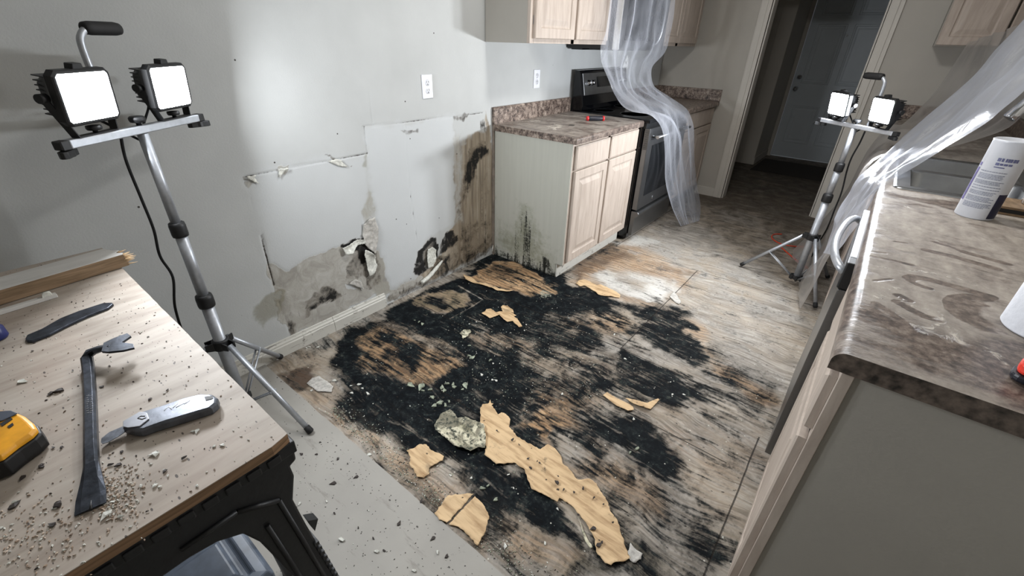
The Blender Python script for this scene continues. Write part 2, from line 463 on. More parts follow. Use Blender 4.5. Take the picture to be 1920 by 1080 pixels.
def m_table():
    g = G('workbench_plywood'); gr = g.noise(1, 7, .6, g.map((30, 5, 1), rot=(0, 0, .35))); n1 = g.noise(4, 4)
    c = g.ramp(gr, (.3, (142, 131, 120)), (.5, (166, 156, 145)), (.7, (180, 171, 161)))
    c = g.mix(g.math('MULTIPLY', g.step(n1, .45, .7), .4), c, (168, 150, 137))
    for sc, thr, a, b in ((46, .83, .2, .14), (110, .86, .24, .16), (24, .93, .13, .09)):
        vec = g.map((1.0, 2.6, 1), rot=(0, 0, -.45))
        vo = g.n('TexVoronoi', Scale=sc, Randomness=1, Vector=vec)
        vc = g.n('SeparateColor', Color=g.n('TexVoronoi', _o=1, Scale=sc, Randomness=1, Vector=vec))
        c = g.mix(g.math('MULTIPLY', g.math('MULTIPLY', g.step(vo, a, b), g.step(vc, thr, thr + .03)), .85), c, (52, 44, 42))
    return g.done(c, .62, normal=g.bump(gr, .12, .002), spec=.3)


def m_plastic(name, tint, cover, seed):
    g = G(name)
    n1 = g.noise(5, 4, .55, g.map((1, 1, .45), loc=(seed, 0, 0)), dist=1.2); n2 = g.noise(22, 4, .6, dist=1.0)
    h = g.math('ADD', n1, g.math('MULTIPLY', n2, .25))
    nrm = g.bump(h, .35, .03)
    diff = g.n('BsdfDiffuse', Color=lin(tint), Normal=nrm); tr = g.n('BsdfTranslucent', Color=lin(tint), Normal=nrm)
    body = g.n('MixShader', i0=.4, i1=diff, i2=tr)
    clear = g.n('BsdfTransparent', Color=(.93, .94, .96, 1))
    lw = g.n('LayerWeight', _o=1, Blend=.35, Normal=nrm)
    f = g.math('ADD', cover, g.math('ADD', g.math('MULTIPLY', lw, .6), g.math('MULTIPLY', g.math('SUBTRACT', n1, .5), .5)), clamp=True)
    m = g.n('MixShader', i0=f, i1=clear, i2=body)
    gl = g.n('BsdfGlossy', Color=(1, 1, 1, 1), Roughness=.3, Normal=nrm)
    fr = g.n('Fresnel', IOR=1.45, Normal=nrm)
    m = g.n('MixShader', i0=g.math('MULTIPLY', fr, .26), i1=m, i2=gl)
    g.t.links.new(m, g.out.inputs[0]); return g.m


def m_emit(name, col, s):
    g = G(name); n = g.n('Emission', Color=lin(col), Strength=s); g.t.links.new(n, g.out.inputs[0]); return g.m


M_FLOOR = m_floor(); M_WALL = m_wall()
M_PAINT = m_paint('wall_paint', (184, 180, 172)); M_TRIM = m_paint('trim_paint', (206, 202, 194), .45)
M_CEIL = m_paint('ceiling_paint', (206, 204, 198)); M_DOOR = m_paint('entry_door_paint', (206, 214, 220), .4)
M_HALL = m_paint('hall_paint', (190, 185, 176))
M_MAPLE = m_wood('pickled_maple', (164, 151, 140), (184, 172, 161), (10, 10, 1.2), 4)
M_SIDE = m_cab_side('cabinet_side_panel', (186, 186, 176)); M_SIDE2 = m_paint('cabinet_side_grey', (160, 156, 148), .5)
M_LAM = m_laminate(False); M_LAMD = m_laminate(True)
M_TABLE = m_table(); M_TEDGE = m_wood('plywood_edge', (104, 80, 58), (156, 124, 94), (1, 1, 60), 4)
M_BLACK = simple('black_plastic', (18, 19, 21), .5); M_BLACKG = simple('black_enamel', (10, 11, 14), .12)
M_SAW = simple('sawhorse_plastic', (24, 25, 27), .5, bump=.15, scale=90)
M_ALU = simple('brushed_aluminium', (176, 180, 186), .42, .65, .04, 60); M_STEEL = simple('stainless_steel', (150, 152, 154), .3, .95, .05, 12)
M_STEELD = simple('satin_steel_panel', (118, 119, 120), .32, .9, .04, 10)
M_CHROME = simple('chrome', (210, 212, 216), .08, 1.0, .02)
M_IRON = simple('forged_steel', (58, 62, 70), .36, .75, .25, 60, .15)
M_ZINC = simple('cast_zinc', (98, 102, 110), .38, .6, .12, 50, .1); M_BLADE = simple('blade_steel', (112, 116, 124), .3, .8, .2, 80)
M_WHITE = simple('white_plastic', (226, 228, 234), .35, 0, .02); M_DARK = simple('slot_black', (20, 20, 22), .6)
M_GLASS = simple('oven_glass', (16, 18, 20), .07)
M_YEL = simple('yellow_case', (226, 158, 30), .4); M_RED = simple('red_grip', (196, 38, 40), .4); M_NAVY = simple('navy_grip', (30, 31, 40), .45)
M_RUBBER = simple('black_rubber', (18, 18, 19), .7); M_CORD = simple('black_cord', (14, 15, 17), .8); M_ORANGE = simple('orange_red_cord', (204, 66, 40), .5)
M_SCRAPB = m_wood('painted_scrap_board', (192, 190, 186), (214, 212, 208), (6, 1, 1), 4); M_SCRAPE = m_wood('raw_board_edge', (112, 92, 70), (152, 128, 102), (14, 2, 40), 4)
M_VENEER = m_wood('peeled_veneer', (196, 148, 98), (238, 204, 158), (3, 24, 1), 4, .6, .4)
M_CHIP = simple('paint_chip', (200, 200, 192), .7, 0, .12, 90, .3); M_CHIPD = simple('mould_crust', (128, 134, 118), .8, 0, .45, 90, .6)
M_CHIPK = simple('dark_wood_chip', (48, 40, 36), .7, 0, .3, 80)
M_GYP = simple('torn_gypsum', (176, 173, 167), .85, 0, .12, 70, .6)
M_TOWEL = simple('paper_towel', (232, 235, 242), .9, 0, .02, 60, .5); M_GREYP = simple('grey_case_plastic', (96, 106, 120), .4)
M_OLDF = None

def FL(*px, z=0.0): return [tuple(P(u, v, z=z)[:2]) for u, v in px]          # photo pixels -> floor x, y
def WL(*px): return [(P(u, v, x=0.0).y, P(u, v, x=0.0).z) for u, v in px]     # photo pixels -> wall y, z

# ------------------------------------------------------------------ the setting: floor
us = arr((-.6, 0, .2), (0, 2.1, .0068), (2.1, 2.66, .1)); vs = arr((-1.68, .3, .0068), (.3, 2.6, .03), (2.6, 5.3, .15))
fo, FU, FV = grid_mesh('floor', us, vs, lambda U, V, H: (U, V, H), M_FLOOR); fo['kind'] = 'structure'
F = Field(FU, FV, ('mold', 'tan', 'white', 'brown', 'olive', 'ash', 'grime'))
F.sm = 1.5; F.warp(.075, 7, 1.5, .6)
# clean dusty ground further in, worn strip by the old flooring
F.area(FL((1165, 650), (1255, 560), (1100, 470), (1180, 440), (1340, 380), (1540, 590), (1470, 740)), .25, white=.32)
F.area(FL((1150, 470), (1230, 430), (1420, 480), (1520, 560), (1500, 600), (1290, 520)), .12, white=.4)
F.area([(.4, 1.7), (2.66, 1.7), (2.66, 5.3), (-.6, 5.3), (-.6, 2.4)], .4, grime=.85)
F.area(FL((1190, 440), (1300, 380), (1420, 400), (1500, 500), (1440, 530), (1300, 470)), .12, grime=.5)
F.area(FL((1420, 450), (1560, 440), (1590, 560), (1500, 580)), .1, grime=.55, white=0)
F.area([(0, -1.68), (2.0, -1.68), (2.0, -1.5), (0, -1.45)], .1, grime=.25)
# tan wood laid bare
F.area(FL((560, 700), (640, 760), (740, 820), (860, 900), (930, 1010), (900, 1060), (720, 890), (560, 745)), .06, tan=.5)
F.area(FL((1270, 590), (1310, 600), (1330, 640), (1360, 690), (1300, 650)), .04, tan=.55)
F.area(FL((1220, 700), (1320, 790), (1420, 880), (1370, 1000), (1250, 900), (1180, 780)), .2, tan=.38)
F.area(FL((1330, 675), (1370, 690), (1450, 740), (1470, 770), (1420, 760), (1345, 705)), .03, tan=.7)
F.area(FL((1080, 460), (1180, 450), (1310, 512), (1265, 570), (1230, 590), (1060, 530)), .05, tan=.55)
F.area(FL((1050, 510), (1095, 470), (1180, 470), (1190, 485), (1120, 500), (1075, 530)), .05, brown=.65)
F.area(FL((1215, 495), (1310, 512), (1290, 520), (1225, 503)), .02, brown=.6)
F.area(FL((1110, 515), (1140, 505), (1240, 520), (1270, 545), (1255, 580), (1215, 565), (1150, 545)), .06, white=.95, tan=.1, brown=0)
F.area(FL((1130, 510), (1180, 510), (1235, 535), (1180, 545)), .06, white=.35, ash=.3)
F.area(FL((1140, 455), (1200, 445), (1240, 455), (1180, 465)), .04, white=.7)
# the large mould field
F.area(FL((604, 668), (625, 640), (665, 610), (735, 580), (800, 540), (860, 512), (928, 470), (1000, 490), (1046, 520), (1065, 540),
          (1100, 560), (1150, 572), (1178, 600), (1130, 620), (1130, 660), (1000, 650), (980, 690), (1060, 700), (1010, 780),
          (960, 850), (900, 900), (840, 850), (760, 835), (700, 800), (640, 770), (650, 720), (622, 690)), .035, mold=1.0, tan=.2, white=0, brown=0)
F.area(FL((1000, 560), (1087, 537), (1147, 557), (1173, 573), (1247, 573), (1280, 595), (1282, 620), (1313, 650), (1327, 676),
          (1293, 676), (1255, 650), (1227, 627), (1205, 590), (1150, 575)), .03, mold=1.0, white=0)
F.area(FL((1255, 592), (1285, 600), (1282, 625), (1322, 672), (1300, 690), (1240, 660), (1215, 630)), .03, mold=.85)
F.area(FL((1000, 600), (1100, 580), (1230, 610), (1180, 650), (1060, 620)), .06, mold=.52, tan=.45)
F.area(FL((1110, 590), (1160, 590), (1180, 605), (1160, 630), (1120, 615)), .03, mold=.2, tan=.6)
F.area(FL((980, 640), (1110, 660), (1180, 690), (1260, 700), (1100, 720), (1000, 700)), .06, mold=.45, tan=.35)
F.area(FL((1180, 665), (1240, 690), (1280, 712), (1305, 735), (1255, 755), (1200, 748), (1150, 735), (1095, 722), (1100, 700), (1150, 700)), .03, mold=1.05)
F.area(FL((960, 700), (1080, 720), (1130, 760), (1060, 770), (990, 770)), .06, mold=.55, tan=.6)
F.area(FL((1090, 790), (1133, 775), (1213, 790), (1250, 830), (1255, 910), (1200, 897), (1147, 855), (1067, 812)), .035, mold=.95)
F.area(FL((1060, 790), (1110, 780), (1160, 850), (1100, 850)), .04, mold=.72, tan=.3)
F.area(FL((860, 730), (960, 700), (1040, 740), (1010, 780), (1060, 830), (1050, 880), (990, 880), (960, 830), (900, 800)), .03, mold=.98, tan=.1)
F.area(FL((870, 860), (960, 880), (1010, 880), (1040, 930), (1090, 990), (1100, 1030), (1040, 1010), (980, 960), (900, 930)), .03, mold=1.0)
F.area(FL((890, 905), (980, 960), (1000, 1010), (960, 1050), (920, 1000)), .06, mold=.85)
F.area(FL((980, 1010), (1090, 1040), (1200, 1060), (1240, 1080), (1000, 1110)), .06, mold=.6, olive=.5)
F.area(FL((1140, 1000), (1180, 1010), (1250, 1040), (1260, 1090), (1180, 1085)), .05, mold=.75, olive=.6)
F.area(FL((1225, 950), (1260, 955), (1285, 985), (1255, 1005), (1228, 985)), .02, mold=.85, ash=.2)
F.area(FL((1290, 1020), (1350, 1010), (1345, 1080), (1290, 1070)), .05, mold=.7)
F.area(FL((1140, 930), (1180, 925), (1200, 960), (1160, 985)), .03, mold=.7, ash=.4)
F.area(FL((1180, 870), (1280, 920), (1330, 990), (1270, 1020), (1180, 940)), .1, mold=.42)
F.area(FL((1310, 790), (1450, 770), (1460, 880), (1380, 900), (1300, 850)), .12, mold=.22)
F.area(FL((1390, 740), (1480, 760), (1465, 850), (1400, 800)), .06, mold=.5)
F.area(FL((980, 640), (1120, 640), (1240, 700), (1240, 760), (1120, 780), (1000, 760)), .12, k=.6, mold=.55)
F.area(FL((1330, 640), (1440, 700), (1470, 750), (1400, 770), (1310, 700)), .05, mold=.42)
F.area(FL((1240, 560), (1290, 590), (1240, 640), (1190, 620)), .04, k=.7, mold=.7)
F.area(FL((640, 740), (700, 730), (760, 780), (860, 800), (860, 850), (780, 830), (700, 800), (650, 780)), .04, mold=1.0)
F.area(FL((935, 620), (1010, 600), (1100, 640), (1060, 660), (960, 650)), .05, k=.8, mold=.8)
# tan areas inside the mould
F.area(FL((868, 522), (890, 505), (925, 488), (960, 490), (1010, 510), (1042, 540), (1040, 552), (990, 556), (950, 545), (905, 533)), .02, mold=.12, tan=1.0)
F.area(FL((900, 500), (930, 492), (960, 508), (985, 530), (920, 515)), .03, mold=.38, tan=.9, brown=.5)
F.area(FL((780, 560), (800, 548), (835, 540), (860, 545), (895, 565), (880, 580), (845, 590), (800, 585)), .02, mold=.15, tan=.6, olive=.6)
F.area(FL((800, 552), (822, 555), (838, 580), (820, 588), (798, 566)), .02, mold=.85)
F.line(FL((860, 536), (905, 562), (885, 575), (840, 600)), .004, .006, .9, mold=.0, white=.6, tan=.2)
F.area(FL((655, 640), (690, 610), (740, 615), (790, 640), (858, 660), (868, 690), (810, 708), (770, 715), (720, 705), (672, 680)), .03, mold=.40, tan=1.0)
F.area(FL((735, 645), (780, 640), (790, 670), (760, 690), (735, 672)), .025, mold=.8)
F.area(FL((690, 630), (730, 625), (740, 645), (700, 650)), .02, mold=.62, olive=.4)
F.area(FL((690, 600), (740, 600), (880, 660), (900, 690), (860, 680), (740, 625)), .03, mold=.58, tan=.4)
F.area(FL((870, 625), (930, 620), (1000, 640), (990, 655), (900, 650)), .03, mold=.45, tan=.5)
F.area(FL((990, 785), (1030, 770), (1060, 785), (1060, 810), (1030, 840), (1000, 815), (975, 800)), .02, mold=.05, tan=1.0)
F.area(FL((1000, 735), (1060, 755), (1090, 800), (1050, 790), (1010, 760)), .03, mold=.4, tan=.85, brown=.4)
F.area(FL((1060, 880), (1140, 850), (1230, 920), (1240, 960), (1150, 930)), .05, tan=.65, mold=.3)
F.area(FL((1140, 900), (1230, 940), (1240, 970), (1180, 955)), .04, brown=.55, tan=.6)
F.area(FL((950, 985), (1020, 1000), (1100, 1050), (1060, 1080), (960, 1060)), .05, tan=.6, mold=.2)
# streaks that follow the grain
rs = random.Random(77)
def streaks(n, cx, cy, sx_, sy_, l0, l1, r0, r1, k, **ch):
    for _ in range(n):
        x, y = rs.gauss(cx, sx_), rs.gauss(cy, sy_); L = rs.uniform(l0, l1); a = rs.gauss(.02, .1); b = rs.gauss(0, .06)
        F.line([(x, y), (x + L * .5, y + L * .5 * a), (x + L, y + L * a + b * L)], rs.uniform(r0, r1), .006, k, **ch)
for (u_, v_, su, sv, n_) in ((770, 665, .13, .10, 34), (960, 520, .16, .07, 22), (835, 565, .07, .06, 12), (1060, 760, .15, .08, 20), (1020, 800, .08, .06, 12), (1150, 610, .16, .09, 26)):
    q_ = P(u_, v_, z=0); streaks(n_, q_.x - .06, q_.y, su, sv, .04, .16, .001, .005, .8, mold=.95)
q_ = P(1200, 860, z=0); streaks(50, q_.x, q_.y, .3, .25, .08, .3, .001, .004, .7, mold=.8)
q_ = P(1100, 720, z=0); streaks(60, q_.x - .1, q_.y, .35, .25, .08, .3, .001, .004, .7, mold=.85)
q_ = P(1350, 740, z=0); streaks(36, q_.x - .15, q_.y, .2, .12, .1, .35, .001, .005, .75, mold=.8)
q_ = P(1400, 560, z=0); streaks(50, q_.x - .2, q_.y, .35, .3, .06, .3, .001, .003, .55, mold=.62)
for (u_, v_, su, sv, n_) in ((940, 640, .2, .06, 22), (1140, 830, .15, .1, 26), (900, 880, .2, .08, 20), (1150, 705, .2, .05, 14), (1250, 620, .08, .06, 12)):
    q_ = P(u_, v_, z=0); streaks(n_, q_.x - .08, q_.y, su, sv, .06, .2, .001, .004, .75, mold=.25)
# lichen-like crust, dust
F.area(FL((860, 785), (880, 775), (950, 790), (950, 740), (900, 715), (850, 720), (800, 740), (770, 770)), .08, ash=.42)
F.area(FL((1000, 540), (1030, 545), (1045, 560), (1010, 560)), .015, ash=.75)
F.area(FL((985, 690), (1040, 700), (1040, 730), (980, 740)), .08, ash=.3, olive=.4)
F.area(FL((900, 710), (980, 690), (1000, 760), (930, 760)), .06, olive=.5)
# the left margin: dusty, brown blob, gritty edge
F.area(FL((500, 692), (560, 650), (605, 668), (640, 760), (600, 740), (560, 735)), .04, mold=.18, tan=.3, white=.25)
F.area(FL((528, 700), (545, 682), (575, 680), (592, 700), (590, 722), (560, 732), (535, 722)), .02, brown=1.0, mold=.36, white=0)
F.area(FL((560, 640), (730, 560), (735, 566), (600, 650)), .02, mold=.35, white=.5)
F.area(FL((690, 850), (760, 880), (860, 960), (920, 1040), (900, 1040), (800, 960)), .03, ash=.5, mold=.45)
F.area(FL((1390, 800), (1460, 790), (1440, 900), (1400, 1000), (1380, 930)), .06, tan=.3, mold=.12)
F.area(FL((1080, 470), (1160, 445), (1182, 455), (1110, 500)), .03, mold=.25, brown=.6)
F.line(FL((1047, 520), (1160, 452)), .008, .02, .8, mold=.8)
F.area(FL((915, 480), (935, 465), (1047, 512), (1047, 530), (935, 482)), .012, mold=1.2, tan=0)
F.write(fo.data, 'stain_a', ('mold', 'tan', 'white', 'brown')); F.write(fo.data, 'stain_b', ('olive', 'ash', 'grime', None))


def m_oldfloor():
    g = G('grey_sheet_flooring'); n1 = g.noise(3, 6); gr = g.noise(1, 7, .6, g.map((6, 30, 1), rot=(0, 0, -.5)))
    c = g.ramp(n1, (.3, (146, 143, 137)), (.7, (162, 159, 152)))
    c = g.mix(g.math('MULTIPLY', g.step(gr, .58, .72), .5), c, (104, 98, 90))
    for sc, thr, a, b in ((30, .8, .16, .11), (75, .84, .2, .13), (15, .93, .10, .07)):
        vec = g.map((1.0, 1.6, 1), rot=(0, 0, -.45))
        vo = g.n('TexVoronoi', Scale=sc, Randomness=1, Vector=vec)
        vc = g.n('SeparateColor', Color=g.n('TexVoronoi', _o=1, Scale=sc, Randomness=1, Vector=vec))
        c = g.mix(g.math('MULTIPLY', g.math('MULTIPLY', g.step(vo, a, b), g.step(vc, thr, thr + .03)), .85), c, (44, 40, 38))
    s = g.noise(8, 6, .7); c = g.mix(g.math('MULTIPLY', g.step(s, .64, .74), .5), c, (84, 78, 74))
    return g.done(c, .6, spec=.3, normal=g.bump(gr, .1, .002))


M_OLDF = m_oldfloor()
mb = MB(); e = [(x, -1.676 + .004 * mn.noise((x * 9, 0, 3))) for x in np.linspace(-.02, 2.66, 60)]
mb.prism([(-.02, -3.6, 0)] + [(2.66, -3.6, 0)] + [(x, y, 0) for x, y in e[::-1]], (0, 0, .007))
struct(mb, 'floor_vinyl', M_OLDF)
s_ = MB().box(-.8, 2.9, -3.7, 5.4, -.14, -.004); struct(s_, 'floor_base', M_HALL)

# ------------------------------------------------------------------ left wall with its damage
us = arr((-3.6, -1.75, .15), (-1.75, .0, .0075), (0, 2.6, .2)); vs = arr((0, 1.08, .0075), (1.08, 2.44, .12))
U0, V0 = np.meshgrid(us, vs, indexing='ij')
W = Field(U0, V0, ('mold', 'brown', 'grey', 'clean', 'olive', 'crack', 'pit', 'drip'))
W.sm = 1.6; W.warp(.035, 14)
def zl(*p): return WL(*[(400 + u / 2.118, 150 + v / 2.118) for u, v in p])      # read off an enlargement of the wall
W.area(zl((600, 190), (960, 140), (960, 560), (830, 650), (800, 770), (700, 825), (650, 560), (610, 290)), .01, clean=.5)
W.area(zl((120, 375), (600, 290), (640, 500), (590, 640), (510, 670), (380, 710), (300, 740), (220, 725), (160, 480)), .02, clean=.35)
W.area(zl((215, 728), (300, 745), (340, 730), (400, 700), (450, 680), (510, 668), (600, 640), (650, 600), (665, 690), (690, 830), (450, 960), (310, 1010), (255, 960), (240, 830)), .008, grey=1.0, clean=0)
W.area(zl((640, 640), (680, 700), (700, 850), (650, 870), (610, 800)), .01, grey=.7, olive=.5)
W.area(zl((165, 930), (175, 890), (230, 835), (295, 830), (292, 880), (250, 950), (200, 985)), .015, olive=.95, grey=.3)
W.area(zl((215, 840), (295, 828), (290, 880), (240, 870)), .008, olive=1.2, mold=.15)
W.area(zl((240, 870), (300, 870), (340, 990), (300, 1010), (270, 960)), .01, grey=.8, mold=.22)
W.line(zl((262, 880), (300, 1000)), .002, .003, crack=.9)
W.area(zl((285, 970), (320, 970), (320, 1005), (295, 1010)), .006, mold=.7)
W.line(zl((330, 870), (345, 940), (380, 970)), .003, .006, .7, mold=.55)
W.area(zl((365, 940), (375, 880), (400, 860), (430, 825), (480, 822), (505, 860), (440, 890), (400, 905), (385, 945)), .006, mold=.62)
W.area(zl((425, 850), (455, 825), (495, 828), (500, 860), (450, 880)), .006, mold=.95)
W.line(zl((392, 840), (385, 790), (400, 750), (440, 715), (470, 700)), .002, .006, .6, mold=.5, crack=.4)
W.line(zl((365, 910), (380, 880), (430, 870), (470, 880), (530, 850)), .002, .004, .8, mold=.8)
W.area(zl((560, 690), (620, 680), (640, 760), (620, 800), (600, 790), (530, 790), (520, 760)), .008, mold=.5)
W.area(zl((505, 668), (545, 650), (580, 630), (620, 650), (645, 640), (655, 690), (640, 760), (622, 810), (600, 790), (605, 740), (570, 670), (520, 690)), .004, mold=1.1)
W.area(zl((530, 800), (570, 790), (600, 830), (540, 830)), .006, grey=.2, clean=.3)
W.area(zl((588, 300), (600, 288), (610, 290), (612, 340), (590, 345)), .01, olive=.8)
W.area(zl((606, 340), (625, 440), (645, 500), (650, 560), (595, 560), (600, 470), (612, 430)), .008, olive=.45, grey=.45, clean=0)
W.area(zl((590, 560), (645, 540), (652, 600), (645, 680), (600, 660), (588, 600)), .006, grey=.5, clean=.8)
# right board, brown and streaked
W.area(zl((955, 160), (1085, 120), (1110, 220), (1115, 660), (1000, 725), (860, 795), (700, 870), (700, 835), (820, 775), (900, 690), (960, 560), (955, 400)), .01, brown=.75, drip=1.0, clean=0)
W.area(zl((955, 160), (1080, 125), (1085, 190), (960, 260)), .012, brown=.2, olive=.2)
W.area(zl((700, 840), (820, 780), (880, 790), (700, 880)), .01, grey=.8, brown=.2, mold=.2)
W.area(zl((955, 220), (985, 215), (990, 560), (960, 560)), .02, brown=.45)
W.area(zl((1000, 270), (1085, 230), (1100, 300), (1050, 320), (1040, 400), (1020, 450), (1000, 500), (975, 560), (965, 520), (990, 400), (1000, 330)), .02, mold=.45)
W.area(zl((1035, 275), (1060, 265), (1090, 250), (1092, 290), (1060, 305), (1035, 380), (1010, 415), (1005, 370), (1020, 300)), .008, mold=1.0)
W.area(zl((1060, 180), (1080, 170), (1082, 210), (1065, 205)), .01, mold=.5)
W.area(zl((985, 560), (1000, 560), (1010, 720), (990, 730)), .008, mold=.6)
W.area(zl((905, 640), (930, 605), (960, 595), (970, 640), (930, 670), (895, 690)), .006, mold=.95)
W.area(zl((860, 720), (900, 690), (960, 690), (1000, 720), (920, 770), (860, 780)), .012, mold=.62)
W.area(zl((1000, 690), (1110, 630), (1112, 680), (1000, 740)), .01, mold=.55, grey=.4)
W.line(zl((960, 740), (1110, 660)), .003, .006, mold=.85)
W.area(zl((805, 755), (803, 700), (835, 650), (870, 636), (895, 645), (885, 700), (850, 750), (822, 775)), .004, mold=1.0)  # dark inside of the hole, its shade painted through the mould channel
W.area(zl((825, 740), (830, 690), (850, 655), (880, 650), (870, 740)), .005, mold=.62, grey=.8)
for x_, a_, b_ in ((1000, 320, 700), (1020, 420, 700), (1045, 330, 690), (1078, 320, 670), (984, 180, 300), (1065, 400, 640)):
    W.line(zl((x_, a_), (x_ + 4, b_)), .0015, .004, .7, mold=.6)
W.area(zl((1000, 560), (1110, 540), (1112, 660), (1000, 720), (930, 740), (940, 660)), .03, k=.7, mold=.42)
W.area(zl((1050, 380), (1100, 300), (1110, 500), (1060, 560)), .03, k=.6, mold=.35)
for a_ in ((((545, 960), (570, 900), (600, 870)), .4), (((420, 960), (470, 930), (520, 900), (580, 890)), .35), (((300, 790), (330, 760), (380, 740)), .35), (((240, 760), (260, 800), (250, 830)), .4), (((500, 740), (520, 790), (560, 820)), .45), (((660, 760), (670, 820), (640, 850)), .4)):
    W.line(zl(*a_[0]), .004, .012, .8, mold=a_[1])
W.area(zl((610, 690), (660, 690), (670, 800), (620, 830), (600, 780)), .012, k=.8, mold=.55)
W.area(zl((700, 860), (830, 800), (960, 740), (1000, 740), (860, 810), (720, 885)), .008, mold=.6)
# cuts and seams in the board
W.line([(-1.53, .878), (-1.3, .881), (-.945, .877)], .0022, .0035, crack=.9)
W.line([(-.946, .872), (-.946, 1.002)], .0022, .0035, crack=.8)
W.line([(-.955, 1.003), (-.6, .997), (-.1, .989)], .0022, .0035, crack=.85)
W.line([(-.70, .985), (-.708, .8), (-.712, .66)], .0022, .0035, crack=.45)
W.line([(-.712, .66), (-.70, .5), (-.69, .33)], .0012, .0016, crack=.85)
W.line(WL((470, 370), (490, 440), (512, 530)), .0018, .0018, crack=.9)
W.line(WL((490, 440), (505, 500), (514, 535)), .004, .003, crack=.9)
W.line(zl((625, 115), (632, 170)), .0022, .0035, crack=.6)
W.area(zl((440, 315), (500, 308), (535, 340), (500, 345), (470, 325)), .005, mold=.6, grey=.6)
W.area(zl((250, 350), (300, 345), (280, 380), (258, 390)), .006, grey=.9, clean=.6)
W.area(zl((120, 378), (170, 375), (165, 400), (125, 425)), .006, grey=.6)
W.area(zl((750, 198), (810, 192), (812, 210), (760, 212)), .008, mold=.45)
W.area(zl((955, 145), (1010, 135), (1000, 160), (960, 165)), .006, mold=.6)
W.line(zl((1010, 137), (1070, 126)), .003, .003, .8, mold=.6)
rng = np.random.RandomState(4)
H = (W.c['grey'] * -.0025) - W.c['crack'] * .002
wo, _, _ = grid_mesh('wall_left', us, vs, lambda U, V, H: (H, U, V), M_WALL, H); wo['kind'] = 'structure'
W.write(wo.data, 'stain_a', ('mold', 'brown', 'grey', 'clean')); W.write(wo.data, 'stain_b', ('olive', 'crack', 'pit', 'drip'))
struct(MB().box(-.14, -.02, -3.7, 2.72, 0, 2.44), 'wall_left_core', M_PAINT)

# other walls, ceiling
YB = 2.62
mb = MB().box(-.7, .88, YB, YB + .12, 0, 2.44); mb.box(1.69, 2.66, YB, YB + .12, 0, 2.44); mb.box(.88, 1.69, YB, YB + .12, 2.05, 2.44)
struct(mb, 'wall_back', M_PAINT)
struct(MB().box(2.645, 2.76, -3.7, 5.5, 0, 2.44), 'wall_right', M_PAINT)
struct(MB().box(-.1, 2.7, -3.72, -3.6, 0, 2.44), 'wall_front', M_PAINT)
struct(MB().box(-.9, 2.9, -3.7, 5.5, 2.44, 2.5), 'ceiling', M_CEIL)
# hall
mb = MB().box(-.6, .755, 4.47, 5.3, 0, 2.44); struct(mb, 'wall_hall_left', M_HALL)
struct(MB().box(-.7, -.6, 2.74, 5.3, 0, 2.44), 'wall_hall_side', M_HALL)
struct(MB().box(1.80, 1.9, 2.74, 5.3, 0, 2.44), 'wall_hall_right', M_HALL)
mb = MB().box(-.7, .79, 5.26, 5.4, 0, 2.44); mb.box(1.71, 2.66, 5.26, 5.4, 0, 2.44); mb.box(.79, 1.71, 5.26, 5.4, 2.06, 2.44); struct(mb, 'wall_hall_back', M_HALL)
# kitchen doorway casing
def casing(x0, x1, y, z1, side=-1):
    mb = MB(); w_ = .085
    for a, b in ((x0 - w_, x0), (x1, x1 + w_)):
        mb.box(a, b, y - .014, y, 0, z1); mb.box(a + .008, b - .03, y - .02, y - .014, 0, z1)
    mb.box(x0 - w_, x1 + w_, y - .014, y, z1, z1 + w_)
    mb.box(x0 - .002, x0 + .016, y, y + .125, 0, z1); mb.box(x1 - .016, x1 + .002, y, y + .125, 0, z1); mb.box(x0, x1, y, y + .125, z1 - .016, z1)
    return mb
struct(casing(.875, 1.695, YB, 2.05), 'trim_1', M_TRIM, .002)
struct(MB().box(.60, .792, YB - .014, YB, 0, .085), 'baseboard_back', M_TRIM, .002)
mb = MB().box(.755, .80, 5.245, 5.27, 0, 2.1); mb.box(1.70, 1.77, 5.245, 5.27, 0, 2.1); mb.box(.755, 1.77, 5.245, 5.27, 2.06, 2.14)
mb.box(.752, .765, 4.45, 5.24, 0, .09); mb.box(.60, .755, 4.452, 4.47, 0, 2.1)
struct(mb, 'trim_2', M_HALL, .002)
# front door with six panels
dz = thing('door_1', (1.25, 5.3, 0), None, None); dz['kind'] = 'structure'
def panel(mb, o, ux, uz, nn, w_, h_, prof):
    """concentric rectangular loops: prof = [(inset, height)...]; o corner, ux width dir, uz height dir, nn outward"""
    o, ux, uz, nn = Vector(o), Vector(ux), Vector(uz), Vector(nn); loops = []
    for i_, hgt in prof:
        loops.append([o + ux * a + uz * b + nn * hgt for a, b in ((i_, i_), (w_ - i_, i_), (w_ - i_, h_ - i_), (i_, h_ - i_))])
    return mb.loft(loops, smooth=False)
mb = MB().box(.80, 1.70, 5.30, 5.34, .01, 2.05)
mb.build('slab', M_DOOR, dz)
mb = MB()
for x0 in (.91, 1.30):
    for z0, hh in ((.22, .46), (.98, .66), (1.76, .2)):
        panel(mb, (x0, 5.3, z0), (1, 0, 0), (0, 0, 1), (0, -1, 0), .29, hh, [(-.014, 0), (-.008, .008), (.004, .008), (.014, .001), (.03, .001), (.045, .006), (.06, .006)])
mb.build('raised_panel', M_DOOR, dz, 0)
for z_, r_, nm in ((1.04, .027, 'deadbolt'), (.90, .028, 'knob')):
    mb = MB(); Mx = Matrix.Rotation(R(90), 4, 'X')
    pr_ = [(0, 0), (.03, 0), (.03, .006), (.014, .01)] + ([(.012, .03), (.026, .042), (.028, .055), (.018, .066), (0, .068)] if nm == 'knob' else [(.022, .012), (.02, .022), (0, .024)])
    mb.lathe(pr_, (.862, 5.3, z_), 24, Mx); mb.build(nm, M_CHROME, dz)
